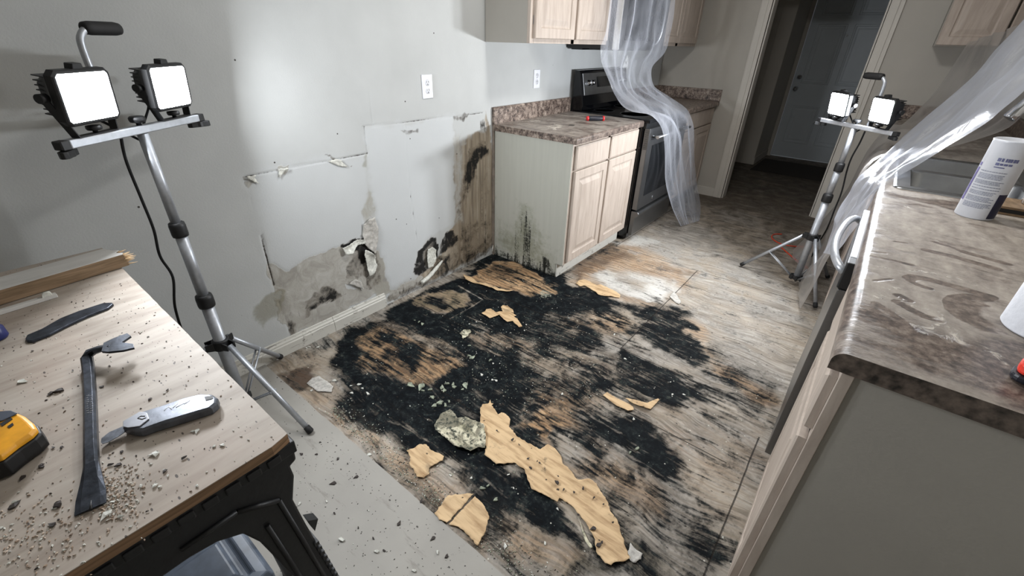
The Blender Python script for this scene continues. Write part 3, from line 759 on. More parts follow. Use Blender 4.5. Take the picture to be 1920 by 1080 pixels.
MB().lathe([(0, 0), (.012, 0), (.011, .006), (.006, .008), (0, .004)], (1.238, 5.3, 1.532), 16, Matrix.Rotation(R(90), 4, 'X')).build('peephole', M_CHROME, dz)
# baseboards on the left wall
bb = MB(); prof = [(0, 0), (.016, 0), (.016, .055), (.012, .06), (.012, .068), (.007, .074), (.005, .084), (0, .086)]
bb.loft([[Vector((a, -3.58, b)) for a, b in prof], [Vector((a, -1.30, b)) for a, b in prof]], smooth=False); 
bb.loft([[Vector((a, -1.298, b)) for a, b in prof], [Vector((a, -.965, b)) for a, b in prof]], smooth=False)
g = G('worn_white_trim'); n1 = g.noise(22, 8, .7, dist=.8); n2 = g.noise(1, 6, .6, g.map((20, 4, 60)))
cc = g.mix(g.step(n1, .56, .68), (196, 194, 186), (96, 88, 78)); cc = g.mix(g.math('MULTIPLY', g.step(n2, .6, .68), .7), cc, (60, 52, 46))
M_OLDTRIM = g.done(cc, .6, normal=g.bump(n1, .3, .003))
struct(bb, 'baseboard_left', M_OLDTRIM)

# glowing dome added above the frame to lift the ambient light
cl = thing('fill_dome', (1.35, -.1, 2.44), 'round glowing fill dome added above the kitchen floor, out of view', 'fill light')
mb = MB(); mb.lathe([(0, 2.439), (.17, 2.439), (.175, 2.425), (.17, 2.415)], (1.35, -.1, 0), 40); mb.build('base', M_TRIM, cl)
mb = MB(); mb.lathe([(.16, 2.415), (.14, 2.385), (.09, 2.365), (0, 2.358)], (1.35, -.1, 0), 40); mb.build('glow_bowl', m_emit('fill_dome_glow', (250, 248, 246), FILL_W / (math.pi * .09)), cl)
# ------------------------------------------------------------------ flood light stands
def ry(yaw): return Matrix.Rotation(yaw, 4, 'Z')
M_LENSL = m_emit('lit_flood_lens', (250, 252, 255), 1.0)


def work_light(name, base, label, group, feet, barz, col1, col2, hubz, bar_dir, heads, watts, handle, cordpx, lensmat):
    base = Vector(base); t = thing(name, base, label, 'work light', group)
    bx = Vector((base.x, base.y, 0))
    U = Vector((0, 0, 1)); bd = Vector((*bar_dir, 0)).normalized(); fw = Vector((bd.y, -bd.x, 0))
    if fw.dot(Vector((1, -.6, 0)) if base.x < 1 else Vector((-.3, -1, 0))) < 0: fw = -fw
    at_ = lambda z: bx + U * z
    MB().cyl(at_(.055), at_(col2), .0205).build('pole_lower', M_ALU, t)
    MB().cyl(at_(col2), at_(col1), .0175).build('pole_middle', M_ALU, t)
    MB().cyl(at_(col1), at_(barz - .012), .0145).build('pole_upper', M_ALU, t)
    for cz, r_ in ((col1, .024), (col2, .0275)):
        mb = MB(); mb.lathe([(r_ * .72, -.026), (r_ * .96, -.024), (r_, -.016), (r_, .012), (r_ * .93, .022), (r_ * .66, .026)], at_(cz), 28)
        mb.build('collar', M_BLACK, t)
    # hub: body with three clevis ears
    hub = MB(); hub.lathe([(.022, -.022), (.03, -.02), (.03, .016), (.026, .02), (.021, .02)], at_(hubz), 28)
    low = MB(); low.lathe([(.018, -.014), (.026, -.012), (.026, .012), (.02, .014)], at_(.062), 24)
    for fx, fy in feet:
        d = (Vector((fx, fy, 0)) - bx); L = d.length; d.normalize(); s = d.cross(U)
        for mbx, zz, rr in ((hub, hubz, .052), (low, .062, .04)):
            for sg in (-1, 1):
                c_ = at_(zz) + s * sg * .0125
                mbx.prism([c_ + d * .02 + U * .016, c_ + d * rr + U * .012, c_ + d * rr - U * .014, c_ + d * .02 - U * .02], s * sg * .005)
    hub.build('hub', M_BLACK, t, .0012); low.build('lower_hub', M_BLACK, t, .001)
    for fx, fy in feet:
        d = (Vector((fx, fy, 0)) - bx); L = d.length; d.normalize()
        a = at_(hubz) + d * .042; b = Vector((fx, fy, .014)); dd = (b - a).normalized()
        lg = MB().tube([a, b - dd * .012], .0105, 16).build('leg', M_ALU, t)
        MB().tube([b - dd * .03, b - dd * .004, b + dd * .001], [.0125, .0135, .009], 16).build('rubber_foot', M_RUBBER, lg)
        m_ = a + (b - a) * .52; q = at_(.062) + d * .034; s = d.cross(U)
        mb = MB()
        for sg in (-1, 1): mb.tube([m_ + s * sg * .009, q + s * sg * .006], .0042, 8)
        mb.cyl(m_ - s * .014, m_ + s * .014, .005, 10); mb.build('brace', M_ALU, t)
    # crossbar
    hb = .222; c = at_(barz); mb = MB()
    sec = [(-.013, -.011), (.013, -.011), (.013, .011), (-.013, .011)]
    mb.loft([[c + bd * k + fw * a + U * b for a, b in sec] for k in (-hb, hb)], smooth=False); bar = mb.build('crossbar', M_ALU, t, .003)
    for sg in (-1, 1):
        e_ = c + bd * hb * sg
        mb = MB(); mb.loft([[e_ + bd * sg * k + fw * a * s_ + U * b * s_ for a, b in sec] for k, s_ in ((0, 1.02), (.02, 1.0), (.024, .8))], smooth=False)
        q = e_ + bd * sg * .004 - U * .022
        mb.loft([[q + bd * (a * math.cos(R(28)) - b * math.sin(R(28))) * sg + fw * (a * math.sin(R(28)) + b * math.cos(R(28))) + U * k for a, b in
                 ((-.034, -.004), (-.026, -.011), (-.008, -.011), (0, -.013), (.008, -.011), (.026, -.011), (.034, -.004), (.034, .004), (.026, .011), (.008, .011), (0, .013), (-.008, .011), (-.026, .011), (-.034, .004))] for k in (-.007, .010)], smooth=False)
        mb.build('wing_knob', M_BLACK, bar, .0015)
    mb = MB(); mb.lathe([(.007, .010), (.007, .018), (.019, .02), (.021, .026), (.021, .032), (.017, .036), (0, .037)], c + fw * .0, 12); mb.build('clamp_knob', M_BLACK, bar)
    # carrying handle: bent tube + sleeve
    hs, hz, grl = handle; bk = -fw * .02
    p0 = c + bd * hs + bk; top = hz - barz; sg = -1 if hs * 1 > 0 else 1
    pts = [p0 - U * .005, p0 + U * .08, p0 + U * (top - .05), p0 + U * (top - .015) + bd * sg * .012, p0 + U * top + bd * sg * .045, p0 + U * top + bd * sg * (.05 + grl)]
    hd = MB().tube(smooth_path(pts, 6), .0085, 14).build('handle_tube', M_ALU, t)
    g0 = p0 + U * top
    MB().tube([g0 + bd * sg * k for k in (.022, .026, .04, .04 + grl, .052 + grl, .056 + grl)], [.009, .0145, .0165, .0165, .0145, .006], 18).build('handle_grip', M_RUBBER, hd)
    # flood heads
    for off, yaw, tilt, hh in heads:
        f = (Matrix.Rotation(yaw, 3, 'Z') @ fw); r_ = f.cross(U); o = c + bd * off + U * hh
        f2 = (Matrix.Rotation(-tilt, 3, r_) @ f); u2 = r_.cross(f2)
        Q = lambda x, y, z, o=o, r_=r_, f2=f2, u2=u2: o + r_ * x + f2 * y + u2 * z
        rect = lambda w_, h_, y, k=.012: [Q(a, y, b) for a, b in ((-w_ + k, -h_), (w_ - k, -h_), (w_, -h_ + k), (w_, h_ - k), (w_ - k, h_), (-w_ + k, h_), (-w_, h_ - k), (-w_, -h_ + k))]
        FWD, FH = .082, .064
        mb = MB(); mb.loft([rect(.044, .034, -.052), rect(.05, .04, -.05), rect(.07, .054, -.012), rect(FWD - .004, FH - .004, 0), rect(FWD, FH, .003), rect(FWD, FH, .02), rect(FWD - .003, FH - .003, .023),
                            rect(FWD - .0085, FH - .0085, .023, .006), rect(FWD - .0085, FH - .0085, .0205, .006)], smooth=False)
        for k in range(-4, 5):
            z0 = k * .011
            mb.prism([Q(-.058, -.05, z0), Q(.058, -.05, z0), Q(.07, -.006, z0), Q(-.07, -.006, z0)], u2 * .0025)
        hd = mb.build('flood_head', M_BLACK, t)
        mb = MB(); mb.add(rect(FWD - .0085, FH - .0085, .0212, .006), [tuple(range(8))]); mb.build('lit_lens', lensmat, hd)
        # wire guard lip and top latch
        mb = MB(); mb.prism([Q(-.016, -.004, FH - .002), Q(.016, -.004, FH - .002), Q(.013, -.004, FH + .012), Q(-.013, -.004, FH + .012)], f2 * .022); mb.build('latch', M_BLACK, hd, .002)
        # U bracket
        mb = MB()
        for sg in (-1, 1):
            a = Q(sg * (FWD + .005), -.012, 0); b = c + bd * off + r_ * sg * .058 + U * .012
            mb.loft([[a + f2 * .011, a - f2 * .011, a - f2 * .011 + r_ * sg * .003, a + f2 * .011 + r_ * sg * .003],
                     [b + f * .011, b - f * .011, b - f * .011 + r_ * sg * .003, b + f * .011 + r_ * sg * .003]], smooth=False)
            mb.cyl(a - r_ * sg * .008, a + r_ * sg * .012, .011, 14)
        b = c + bd * off + U * .0115
        mb.prism([b - r_ * .061 - f * .011, b + r_ * .061 - f * .011, b + r_ * .061 + f * .011, b - r_ * .061 + f * .011], U * .003)
        mb.build('bracket', M_BLACK, hd)
        mb = MB(); mb.lathe([(.006, .014), (.006, .02), (.016, .021), (.018, .026), (.017, .032), (0, .034)], c + bd * off, 12); mb.build('bracket_knob', M_BLACK, hd)
        mb = MB(); mb.tube(smooth_path([Q(0, -.05, -.02), Q(.0, -.075, -.05), c + bd * off * .75 - fw * .045 + U * .05, c + bd * off * .4 - fw * .03 + U * .015, c - fw * .02 - U * .03], 6), .0035, 8); mb.build('lamp_lead', M_CORD, hd)
    if cordpx:
        MB().tube(smooth_path(cordpx, 8), .0042, 10).build('power_cord', M_CORD, t)
    return t


def lens_mat(name, watts):
    area = (2 * (.082 - .0085)) * (2 * (.064 - .0085))
    return m_emit(name, (246, 250, 255), watts / (math.pi * area))


LB = (.247, -1.862, 0)
cord = [P(u, v, x=.185) for u, v in ((226, 252), (236, 300), (264, 370), (288, 430), (300, 480), (324, 520), (328, 575), (345, 630), (368, 680))] + [Vector((.19, -1.95, .03)), Vector((.16, -2.1, .012)), Vector((.1, -2.4, .012))]
work_light('work_light_stand', LB, 'twin-head flood light on a silver tripod beside the sawhorse bench, near the left wall', 'twin flood light stands',
           [(.576, -1.755), (.028, -1.602), (.15, -2.185)], 1.13, .816, .542, .352, (-.54, .84),
           [(-.135, R(5), R(6), .105), (.135, R(5), R(6), .105)], LEFT_W, (-.06, 1.385, .075), cord, lens_mat('lit_flood_lens_left', LEFT_W))
rc = [P(1622, 246, y=1.0), P(1612, 268, y=1.0), P(1597, 295, y=1.0), P(1588, 320, y=1.0), P(1578, 360, y=1.0), P(1566, 390, y=1.01), P(1550, 430, y=1.04)]
rc += [Vector((1.86, 1.08, .2)), Vector((1.9, 1.15, .012)), Vector((1.95, 1.5, .012))]
work_light('work_light_stand', (1.826, .962, 0), 'twin-head flood light on a silver tripod in front of the doorway, farther from the camera', 'twin flood light stands',
           [(1.475, 1.022), (1.985, .70), (1.99, 1.22)], 1.012, .786, .602, .351, (.79, -.61),
           [(-.13, R(-14), R(8), .10), (.13, R(-14), R(8), .10)], RIGHT_W, (.055, 1.262, .075), rc, lens_mat('lit_flood_lens_right', RIGHT_W))

# ------------------------------------------------------------------ cabinets
DOORP = [(0, 0), (0, .015), (.004, .019), (.050, .019), (.054, .014), (.060, .012), (.066, .012), (.092, .019), (.096, .0195)]
DRAWP = [(0, 0), (0, .014), (.003, .016), (.008, .019)]
def front(name, parent, o, ux, nn, w_, h_, prof=DOORP, mat=None):
    mb = MB(); panel(mb, o, ux, (0, 0, 1), nn, w_, h_, prof); return mb.build(name, mat or M_MAPLE, parent)


def slab_grid(name, us, vs, fn, mat, thick=.003):
    o, U, V = grid_mesh(name, us, vs, fn, mat); return o, U, V


# near-left base cabinet
bc = thing('base_cabinet', (.3, .44, 0), 'pale maple two-door base cabinet with mould-streaked side, beside the ruined wall', 'cabinet', None)
mb = MB().box(.016, .583, .006, .88, .10, .872); mb.box(.016, .548, .006, .88, .0, .10); mb.build('carcass', M_SIDE2, bc)
us = arr((.016, .603, .008)); vs = arr((0, .875, .008))
o, U, V = grid_mesh('side_panel', us, vs, lambda U, V, H: (U, 0 * U, V), M_SIDE, skip=lambda a, b: (a > .552) & (b < .10))
S = Field(U, V, ('mold', 'x', 'olive', 'y'))
def sp(*p): return [(P(880 + u / 3, 180 + v / 3, y=0.0).x, P(880 + u / 3, 180 + v / 3, y=0.0).z) for u, v in p]
S.area(sp((140, 830), (200, 900), (300, 970), (490, 1030), (500, 990), (440, 930), (330, 890), (230, 880), (170, 860)), .02, mold=1.0)
S.sm = 1.4; S.warp(.03, 14)
S.area(sp((140, 860), (240, 920), (330, 960), (480, 1010), (490, 1040), (140, 900)), .03, mold=1.1)
S.area(sp((130, 700), (300, 760), (480, 860), (490, 1000), (140, 880)), .12, mold=.3, olive=.7)
S.area(sp((280, 600), (350, 640), (380, 800), (350, 930), (260, 860)), .08, mold=.55, olive=.8)
S.area(sp((410, 890), (450, 930), (470, 980), (430, 960)), .015, mold=.75)
S.area(sp((130, 200), (160, 200), (160, 850), (135, 850)), .03, olive=.35)
for a, b in (((315, 430), (312, 470)), ((385, 500), (380, 600)), ((400, 580), (392, 740)), ((342, 500), (338, 600)), ((240, 470), (242, 492)), ((320, 600), (325, 880)), ((372, 560), (368, 640))):
    S.line(sp(a, b), .0018, .005, .8, mold=.75)
S.write(o.data, 'stain_a', ('mold', 'x', 'olive', 'y'))
o.parent = bc; o.matrix_parent_inverse = world_mat(bc).inverted(); sm = o.modifiers.new('s', 'SOLIDIFY'); sm.thickness = .005; sm.offset = -1; o['label'] = 'mould-streaked side panel'
mb = MB()
fx0, fx1 = .584, .604
for y0, y1, z0, z1 in ((.006, .045, .10, .874), (.835, .874, .10, .874), (.425, .46, .10, .874), (.045, .835, .10, .13), (.045, .835, .70, .725), (.045, .835, .852, .874)): mb.box(fx0, fx1, y0, y1, z0, z1)
mb.build('face_frame', M_MAPLE, bc, .001)
MB().box(.549, .561, .004, .88, .0, .098).build('toe_kick', M_OLDTRIM, bc)
for y0 in (.028, .452): front('door', bc, (.604, y0 + .402, .118), (0, -1, 0), (1, 0, 0), .402, .595)
for y0 in (.028, .452): front('drawer_front', bc, (.604, y0 + .402, .722), (0, -1, 0), (1, 0, 0), .402, .138, DRAWP)

def counter_profile(front_x, back_x, sgn, z=.914, t=.038, r=.014):
    """profile from lower front edge over the rolled top edge to the back, as (x, z) with arc length"""
    pts = [(front_x, z - t), (front_x, z - r)]
    for k in range(1, 8):
        a = math.pi / 2 * k / 7; pts.append((front_x + sgn * (r - r * math.cos(a)), z - r + r * math.sin(a)))
    pts.append((back_x, z)); s_ = [0]
    for a, b in zip(pts[:-1], pts[1:]): s_.append(s_[-1] + math.dist(a, b))
    return np.array(pts), np.array(s_)


def countertop(name, pr, S_, ys, extra, mat, skip=None):
    def fn(U, V, H): return np.interp(U, S_, pr[:, 0]), V, np.interp(U, S_, pr[:, 1])
    us = sorted(set(list(S_[:-1]) + list(extra)))
    return grid_mesh(name, np.array(us), ys, fn, mat, skip=skip)


ct = thing('countertop', (.3, .44, .876), 'short dusty granite-look laminate worktop with low backsplash on the left base cabinet', 'countertop')
pr, S_ = counter_profile(.635, .018, -1)
o, U, V = countertop('worktop_surface', pr, S_, arr((-.012, .885, .012)), arr((S_[-2], S_[-1], .012)), M_LAMD)
XX = np.interp(U, S_, pr[:, 0]); A = Field(XX, V, ('wipe', 'pile', 'dirt', 'thick')); A.c['thick'] = .62 * np.clip((S_[-1] - U) * 0 + (np.interp(U, S_, pr[:, 1]) > .9135), 0, 1)
def ctp(*p): return [(q.x, q.y) for q in (P(860 + u / 3.556, v / 3.556, z=.914) for u, v in p)]
A.area(ctp((720, 840), (740, 828), (780, 832), (770, 842)), .008, dirt=1.0)
A.line(ctp((780, 835), (900, 860), (1000, 850)), .004, .01, wipe=1); A.line(ctp((980, 800), (1080, 815)), .006, .01, wipe=1)
A.line(ctp((500, 800), (620, 790), (720, 800)), .01, .02, wipe=.8); A.line(ctp((600, 890), (760, 880)), .005, .01, wipe=.8)
A.area(ctp((560, 850), (650, 820), (700, 840), (660, 870)), .03, pile=.6); A.area(ctp((350, 810), (560, 770), (640, 800), (420, 830)), .04, pile=.35)
A.write(o.data, 'stain_a', ('wipe', 'pile', 'dirt', 'thick')); o.parent = ct; o.matrix_parent_inverse = world_mat(ct).inverted()
mb = MB().box(.016, .618, -.0115, .884, .877, .908); mb.build('worktop_core', M_LAM, ct)
mb = MB(); mb.add([(a, -.012, b) for a, b in pr] + [(.018, -.012, .876)], [tuple(range(len(pr) + 1))]); mb.build('end_strip', M_LAM, ct)
mb = MB(); sec = [(.003, .905), (.021, .905), (.021, 1.006), (.017, 1.013), (.012, 1.015), (.003, 1.015)]
mb.loft([[Vector((a, y, b)) for a, b in sec] for y in (-.012, .885)], smooth=False); mb.build('backsplash', M_LAM, ct, .001)
mb = MB().box(.0025, .0155, -.010, .018, .0, .904); mb.build('scribe_strip', simple('brown_grey_filler', (126, 116, 106), .6, 0, .15, 20), bc)

# upper cabinet left
uc = thing('wall_cabinet', (.16, .36, 1.371), 'pale maple wall cabinet above the short worktop, left of the wrapped microwave', 'cabinet', 'maple wall cabinets')
MB().box(.003, .300, -.072, .79, 1.371, 2.15).build('carcass', M_SIDE2, uc)
mb = MB()
for y0, y1, z0, z1 in ((-.072, -.035, 1.371, 2.15), (.755, .79, 1.371, 2.15), (.34, .375, 1.371, 2.15), (-.035, .755, 1.371, 1.41), (-.035, .755, 2.11, 2.15)): mb.box(.300, .320, y0, y1, z0, z1)
mb.build('face_frame', M_MAPLE, uc, .001)
for y0 in (-.045, .372): front('door', uc, (.320, y0 + .395, 1.393), (0, -1, 0), (1, 0, 0), .395, .74)
mb = MB(); mb.box(.32, .324, -.048, -.038, 1.46, 1.50); mb.build('hinge', M_STEEL, uc)

# wall cabinet beyond the microwave
u2 = thing('wall_cabinet', (.16, 2.05, 1.371), 'maple wall cabinet in the far corner, between the wrapped microwave and the end wall', 'cabinet', 'maple wall cabinets')
MB().box(.003, .300, 1.585, 2.53, 1.371, 2.15).build('carcass', M_SIDE2, u2)
mb = MB()
for y0, y1, z0, z1 in ((1.585, 1.62, 1.371, 2.15), (2.49, 2.53, 1.371, 2.15), (2.03, 2.08, 1.371, 2.15), (1.62, 2.49, 1.371, 1.41), (1.62, 2.49, 2.11, 2.15)): mb.box(.300, .320, y0, y1, z0, z1)
mb.build('face_frame', M_MAPLE, u2, .001)
for y0 in (1.60, 2.06): front('door', u2, (.320, y0 + .445, 1.393), (0, -1, 0), (1, 0, 0), .445, .74)

# far-left base cabinet and its corner worktop
b2 = thing('base_cabinet', (.3, 2.1, 0), 'maple base cabinet in the far corner, just beyond the range', 'cabinet')
MB().box(.003, .583, 1.66, 2.60, .10, .872).build('carcass', M_SIDE2, b2)
MB().box(.003, .54, 1.66, 2.60, .0, .10).build('toe_kick', M_BLACK, b2)
mb = MB()
for y0, y1, z0, z1 in ((1.66, 1.70, .10, .874), (2.55, 2.60, .10, .874), (2.1, 2.14, .10, .874), (1.7, 2.55, .10, .13), (1.7, 2.55, .70, .725), (1.7, 2.55, .852, .874)): mb.box(fx0, fx1, y0, y1, z0, z1)
mb.build('face_frame', M_MAPLE, b2, .001)
for y0 in (1.685, 2.12): front('door', b2, (.604, y0 + .445, .118), (0, -1, 0), (1, 0, 0), .445, .595); front('drawer_front', b2, (.604, y0 + .445, .722), (0, -1, 0), (1, 0, 0), .445, .138, DRAWP)
c2 = thing('countertop', (.3, 2.1, .876), 'dark granite-look laminate worktop in the far corner behind the plastic, with backsplash on two walls', 'countertop')
pr2, S2 = counter_profile(.64, .003, -1); mb = MB()
mb.loft([[Vector((a, y, b)) for a, b in list(pr2) + [(.003, .876)]] for y in (1.66, 2.615)], smooth=False); mb.build('worktop', M_LAM, c2)
mb = MB().box(.003, .021, 1.66, 2.597, .9145, 1.015); mb.build('backsplash', M_LAM, c2, .002)
mb = MB().box(.003, .64, 2.598, 2.617, .9145, 1.015); mb.build('backsplash', M_LAM, c2, .002)

# ------------------------------------------------------------------ range
rg = thing('range', (.34, 1.27, 0), 'stainless and black electric range half draped in clear plastic', 'stove')
RY0, RY1 = .893, 1.650
MB().box(.03, .635, RY0, RY1, .03, .895).build('body', M_BLACKG, rg, .004)
MB().box(.06, .60, RY0 + .03, RY1 - .03, .0, .03).build('toe_base', M_BLACK, rg)
mb = MB().box(.03, .672, RY0 - .003, RY1 + .003, .896, .922); mb.build('cooktop', M_BLACKG, rg, .006)
for cx, cy, rr in ((.21, 1.08, .08), (.21, 1.46, .10), (.47, 1.08, .11), (.47, 1.46, .08)):
    mb = MB()
    mb.lathe([(rr - .004, .9222), (rr - .004, .9226), (rr, .9226), (rr, .9222)], (cx, cy, 0), 40)
    mb.build('burner_ring', simple('burner_grey', (60, 62, 66), .3), rg)
mb = MB(); sec = [(.03, .923), (.115, .923), (.125, .96), (.075, 1.192), (.068, 1.2), (.03, 1.2)]
mb.loft([[Vector((a, y, b)) for a, b in sec] for y in (RY0, RY1)], smooth=False); bg = mb.build('backguard', M_BLACKG, rg, .003)
sl = Vector((-.05, 0, .232)).normalized(); nn = Vector((.232, 0, .05)).normalized(); o0 = Vector((.125, RY0 + .02, .96)) + sl * .07
mb = MB(); q = [o0, o0 + Vector((0, RY1 - RY0 - .04, 0)), o0 + Vector((0, RY1 - RY0 - .04, 0)) + sl * .155, o0 + sl * .155]
mb.prism([p + nn * .001 for p in q], nn * .009); mb.build('control_panel', M_STEEL, bg, .003)
for ky in (.075, .125, .60, .65):
    mb = MB(); c_ = o0 + Vector((0, ky, 0)) + sl * .085 + nn * .011; Mx = Vector((0, 0, 1)).rotation_difference(nn).to_matrix().to_4x4()
    mb.lathe([(.021, 0), (.021, .004), (.017, .006), (.016, .022), (.013, .025), (0, .025)], c_, 24, Mx)
    mb.prism([c_ + nn * .02 + sl * a + Vector((0, b, 0)) for a, b in ((-.017, -.004), (-.017, .004), (.017, .004), (.017, -.004))], nn * .01); mb.build('knob', M_CHROME, rg)
c_ = o0 + Vector((0, .20, 0)) + sl * .05 + nn * .0105
mb = MB(); mb.prism([c_, c_ + Vector((0, .3, 0)), c_ + Vector((0, .3, 0)) + sl * .075, c_ + sl * .075], nn * .001); mb.build('display', M_GLASS, bg)
dr = MB().box(.640, .682, RY0 + .006, RY1 - .006, .262, .862).build('oven_door', M_STEELD, rg, .005)
MB().box(.6825, .684, RY0 + .09, RY1 - .09, .36, .74).build('oven_window', M_GLASS, dr, .0)
mb = MB(); mb.tube([(.727, RY0 + .05, .805), (.727, RY1 - .05, .805)], .012, 16)
for y in (RY0 + .08, RY1 - .08): mb.tube([(.68, y, .805), (.727, y, .805)], .010, 12)
mb.build('oven_handle', M_STEEL, dr)
mb = MB()
for k in range(16): mb.box(.648, .676, RY0 + .0045, RY0 + .0065, .72 + k * .0085, .7235 + k * .0085)
mb.build('vent_slots', M_DARK, dr)
mb = MB(); mb.lathe([(0, 0), (.016, 0), (.016, .002), (.013, .003), (0, .003)], (.682, (RY0 + RY1) / 2 - .09, .305), 24, Matrix.Rotation(R(90), 4, 'Y')); mb.build('round_badge', M_CHROME, dr)
mb = MB(); sec = [(.640, .055), (.672, .055), (.676, .20), (.700, .222), (.704, .236), (.694, .25), (.640, .25)]
mb.loft([[Vector((a, y, b)) for a, b in sec] for y in (RY0 + .006, RY1 - .006)], smooth=False); mb.build('storage_drawer', M_STEELD, rg, .003)
mb = MB().box(.636, .652, RY0 - .0, RY1, .86, .895); mb.build('front_trim', M_BLACK, rg)

# ------------------------------------------------------------------ microwave
mw = thing('microwave', (.2, 1.18, 1.34), 'over-the-range microwave wrapped in clear plastic sheeting', 'microwave')
MY0, MY1 = .797, 1.560
MB().box(.004, .355, MY0, MY1, 1.345, 1.765).build('body', M_BLACK, mw, .003)
md = MB().box(.357, .410, MY0, MY1 - .19, 1.342, 1.768).build('door', M_STEELD, mw, .004)
MB().box(.366, .409, MY0 - .005, MY0 - .0005, 1.343, 1.767).build('lit_door_edge', simple('lit_steel_edge', (196, 196, 192), .5, .2, .03), mw)  # pale plate: brightness of the door's lit steel side put into colour
MB().box(.4105, .4125, MY0 + .07, MY1 - .27, 1.40, 1.715).build('window', M_GLASS, md)
MB().box(.357, .405, MY1 - .187, MY1, 1.342, 1.768).build('keypad_panel', M_STEELD, mw, .003)
MB().box(.4055, .407, MY1 - .17, MY1 - .02, 1.38, 1.74).build('keypad', M_GLASS, mw)
MB().tube(smooth_path([(.41, 1.33, 1.375), (.44, 1.335, 1.385), (.462, 1.34, 1.45), (.468, 1.34, 1.56), (.462, 1.34, 1.67), (.44, 1.335, 1.735), (.41, 1.33, 1.745)], 6), .0095, 14).build('handle', M_STEEL, md)
mb = MB().box(.03, .12, MY0 + .02, MY0 + .3, 1.336, 1.345); mb.box(.16, .34, MY0 + .05, MY1 - .05, 1.338, 1.345); mb.build('grease_filter', M_BLACKG, mw)

# ------------------------------------------------------------------ outlets on the left wall
def outlet(y, z, label, screws=True):
    t = thing('wall_outlet', (.0, y, z), label, 'outlet')
    mb = MB(); hw, hh = .035, .0575
    mb.loft([[Vector((x, y + a * s, z + b * s2)) for a, b in ((-hw, -hh), (hw, -hh), (hw, hh), (-hw, hh))] for x, s, s2 in ((.001, 1, 1), (.004, 1, 1), (.0065, .93, .96))], smooth=False)
    mb.build('cover_plate', M_WHITE, t)
    for k in (-1, 1):
        mb = MB(); c_ = (.0065, y, z + k * .0195); mb.lathe([(0, 0), (.0165, 0), (.0165, .0015), (0, .0015)], c_, 24, Matrix.Rotation(R(90), 4, 'Y')); rc_ = mb.build('receptacle', M_WHITE, t)
        mb = MB()
        for a in (-.006, .006): mb.box(.0078, .0086, y + a - .0012, y + a + .0012, z + k * .0195 - .001, z + k * .0195 + .008)
        mb.box(.0078, .0086, y - .0025, y + .0025, z + k * .0195 - .0095, z + k * .0195 - .005); mb.build('slots', M_DARK, rc_)
    return t
outlet(-.534, 1.159, 'white duplex wall outlet above the cut white wallboard, nearer the camera')
outlet(.448, 1.157, 'white duplex wall outlet between the backsplash and the left wall cabinet')

# ------------------------------------------------------------------ right hand run: base cabinets, dishwasher, worktop, sink
XR = 2.006; XF = 2.046
rb = thing('base_cabinet', (2.3, -1.08, 0), 'foreground base cabinet with plain grey end panel under the right worktop', 'cabinet')
MB().box(XF + .004, 2.64, -1.360, -.815, .0, .874).build('carcass', M_SIDE2, rb, .001)
mb = MB()
for y0, y1, z0, z1 in ((-1.364, -1.325, .10, .874), (-.86, -.812, .10, .874), (-1.325, -.86, .10, .13), (-1.325, -.86, .70, .725), (-1.325, -.86, .852, .874)): mb.box(XF - .016, XF + .004, y0, y1, z0, z1)
mb.build('face_frame', M_MAPLE, rb, .001)
front('door', rb, (XF - .0165, -1.350, .118), (0, 1, 0), (-1, 0, 0), .50, .565)
front('drawer_front', rb, (XF - .0165, -1.350, .712), (0, 1, 0), (-1, 0, 0), .50, .135, DRAWP)
dw = thing('dishwasher', (2.3, -.5, 0), 'stainless dishwasher with bowed bar handle under the right worktop', 'dishwasher')
MB().box(XF - .008, 2.62, -.806, -.205, .10, .868).build('tub', M_BLACK, dw)
MB().box(XF + .04, 2.60, -.80, -.21, .0, .10).build('toe_base', M_BLACK, dw)
dd_ = MB().box(1.993, XF - .010, -.800, -.211, .112, .790).build('door', M_STEELD, dw, .003)
ds = MB().box(1.990, XF - .010, -.745, -.211, .792, .872).build('control_strip', M_ALU, dw, .003)
MB().box(1.988, XF - .012, -.800, -.747, .792, .872).build('strip_end_cap', M_BLACK, dw, .004)
MB().tube(smooth_path([(1.992, -.775, .835), (1.975, -.765, .845), (1.955, -.70, .852), (1.945, -.58, .855), (1.948, -.45, .855), (1.958, -.33, .852), (1.975, -.25, .845), (1.992, -.24, .835)], 6), .011, 16).build('bar_handle', M_ALU, dd_)
rb2 = thing('base_cabinet', (2.3, 1.2, 0), 'long maple sink base cabinet beyond the dishwasher, hidden behind plastic', 'cabinet')
mb = MB().box(XF + .004, 2.64, -.19, .008, .0, .874).box(XF + .004, 2.64, .905, 2.61, .0, .874).box(XF + .004, 2.64, .008, .905, .0, .70); mb.build('carcass', M_SIDE2, rb2)
mb = MB()
for y0, y1, z0, z1 in [(y, y + .04, .10, .874) for y in (-.19, .38, .95, 1.5, 2.05, 2.57)] + [(-.15, 2.57, .10, .13), (-.15, 2.57, .70, .725), (-.15, 2.57, .852, .874)]: mb.box(XF - .016, XF + .004, y0, y1, z0, z1)
mb.build('face_frame', M_MAPLE, rb2, .001)
for y0 in (-.165, .405, .975, 1.525, 2.07):
    front('door', rb2, (XF - .0165, y0, .118), (0, 1, 0), (-1, 0, 0), .52, .575); front('drawer_front', rb2, (XF - .0165, y0, .718), (0, 1, 0), (-1, 0, 0), .52, .135, DRAWP)

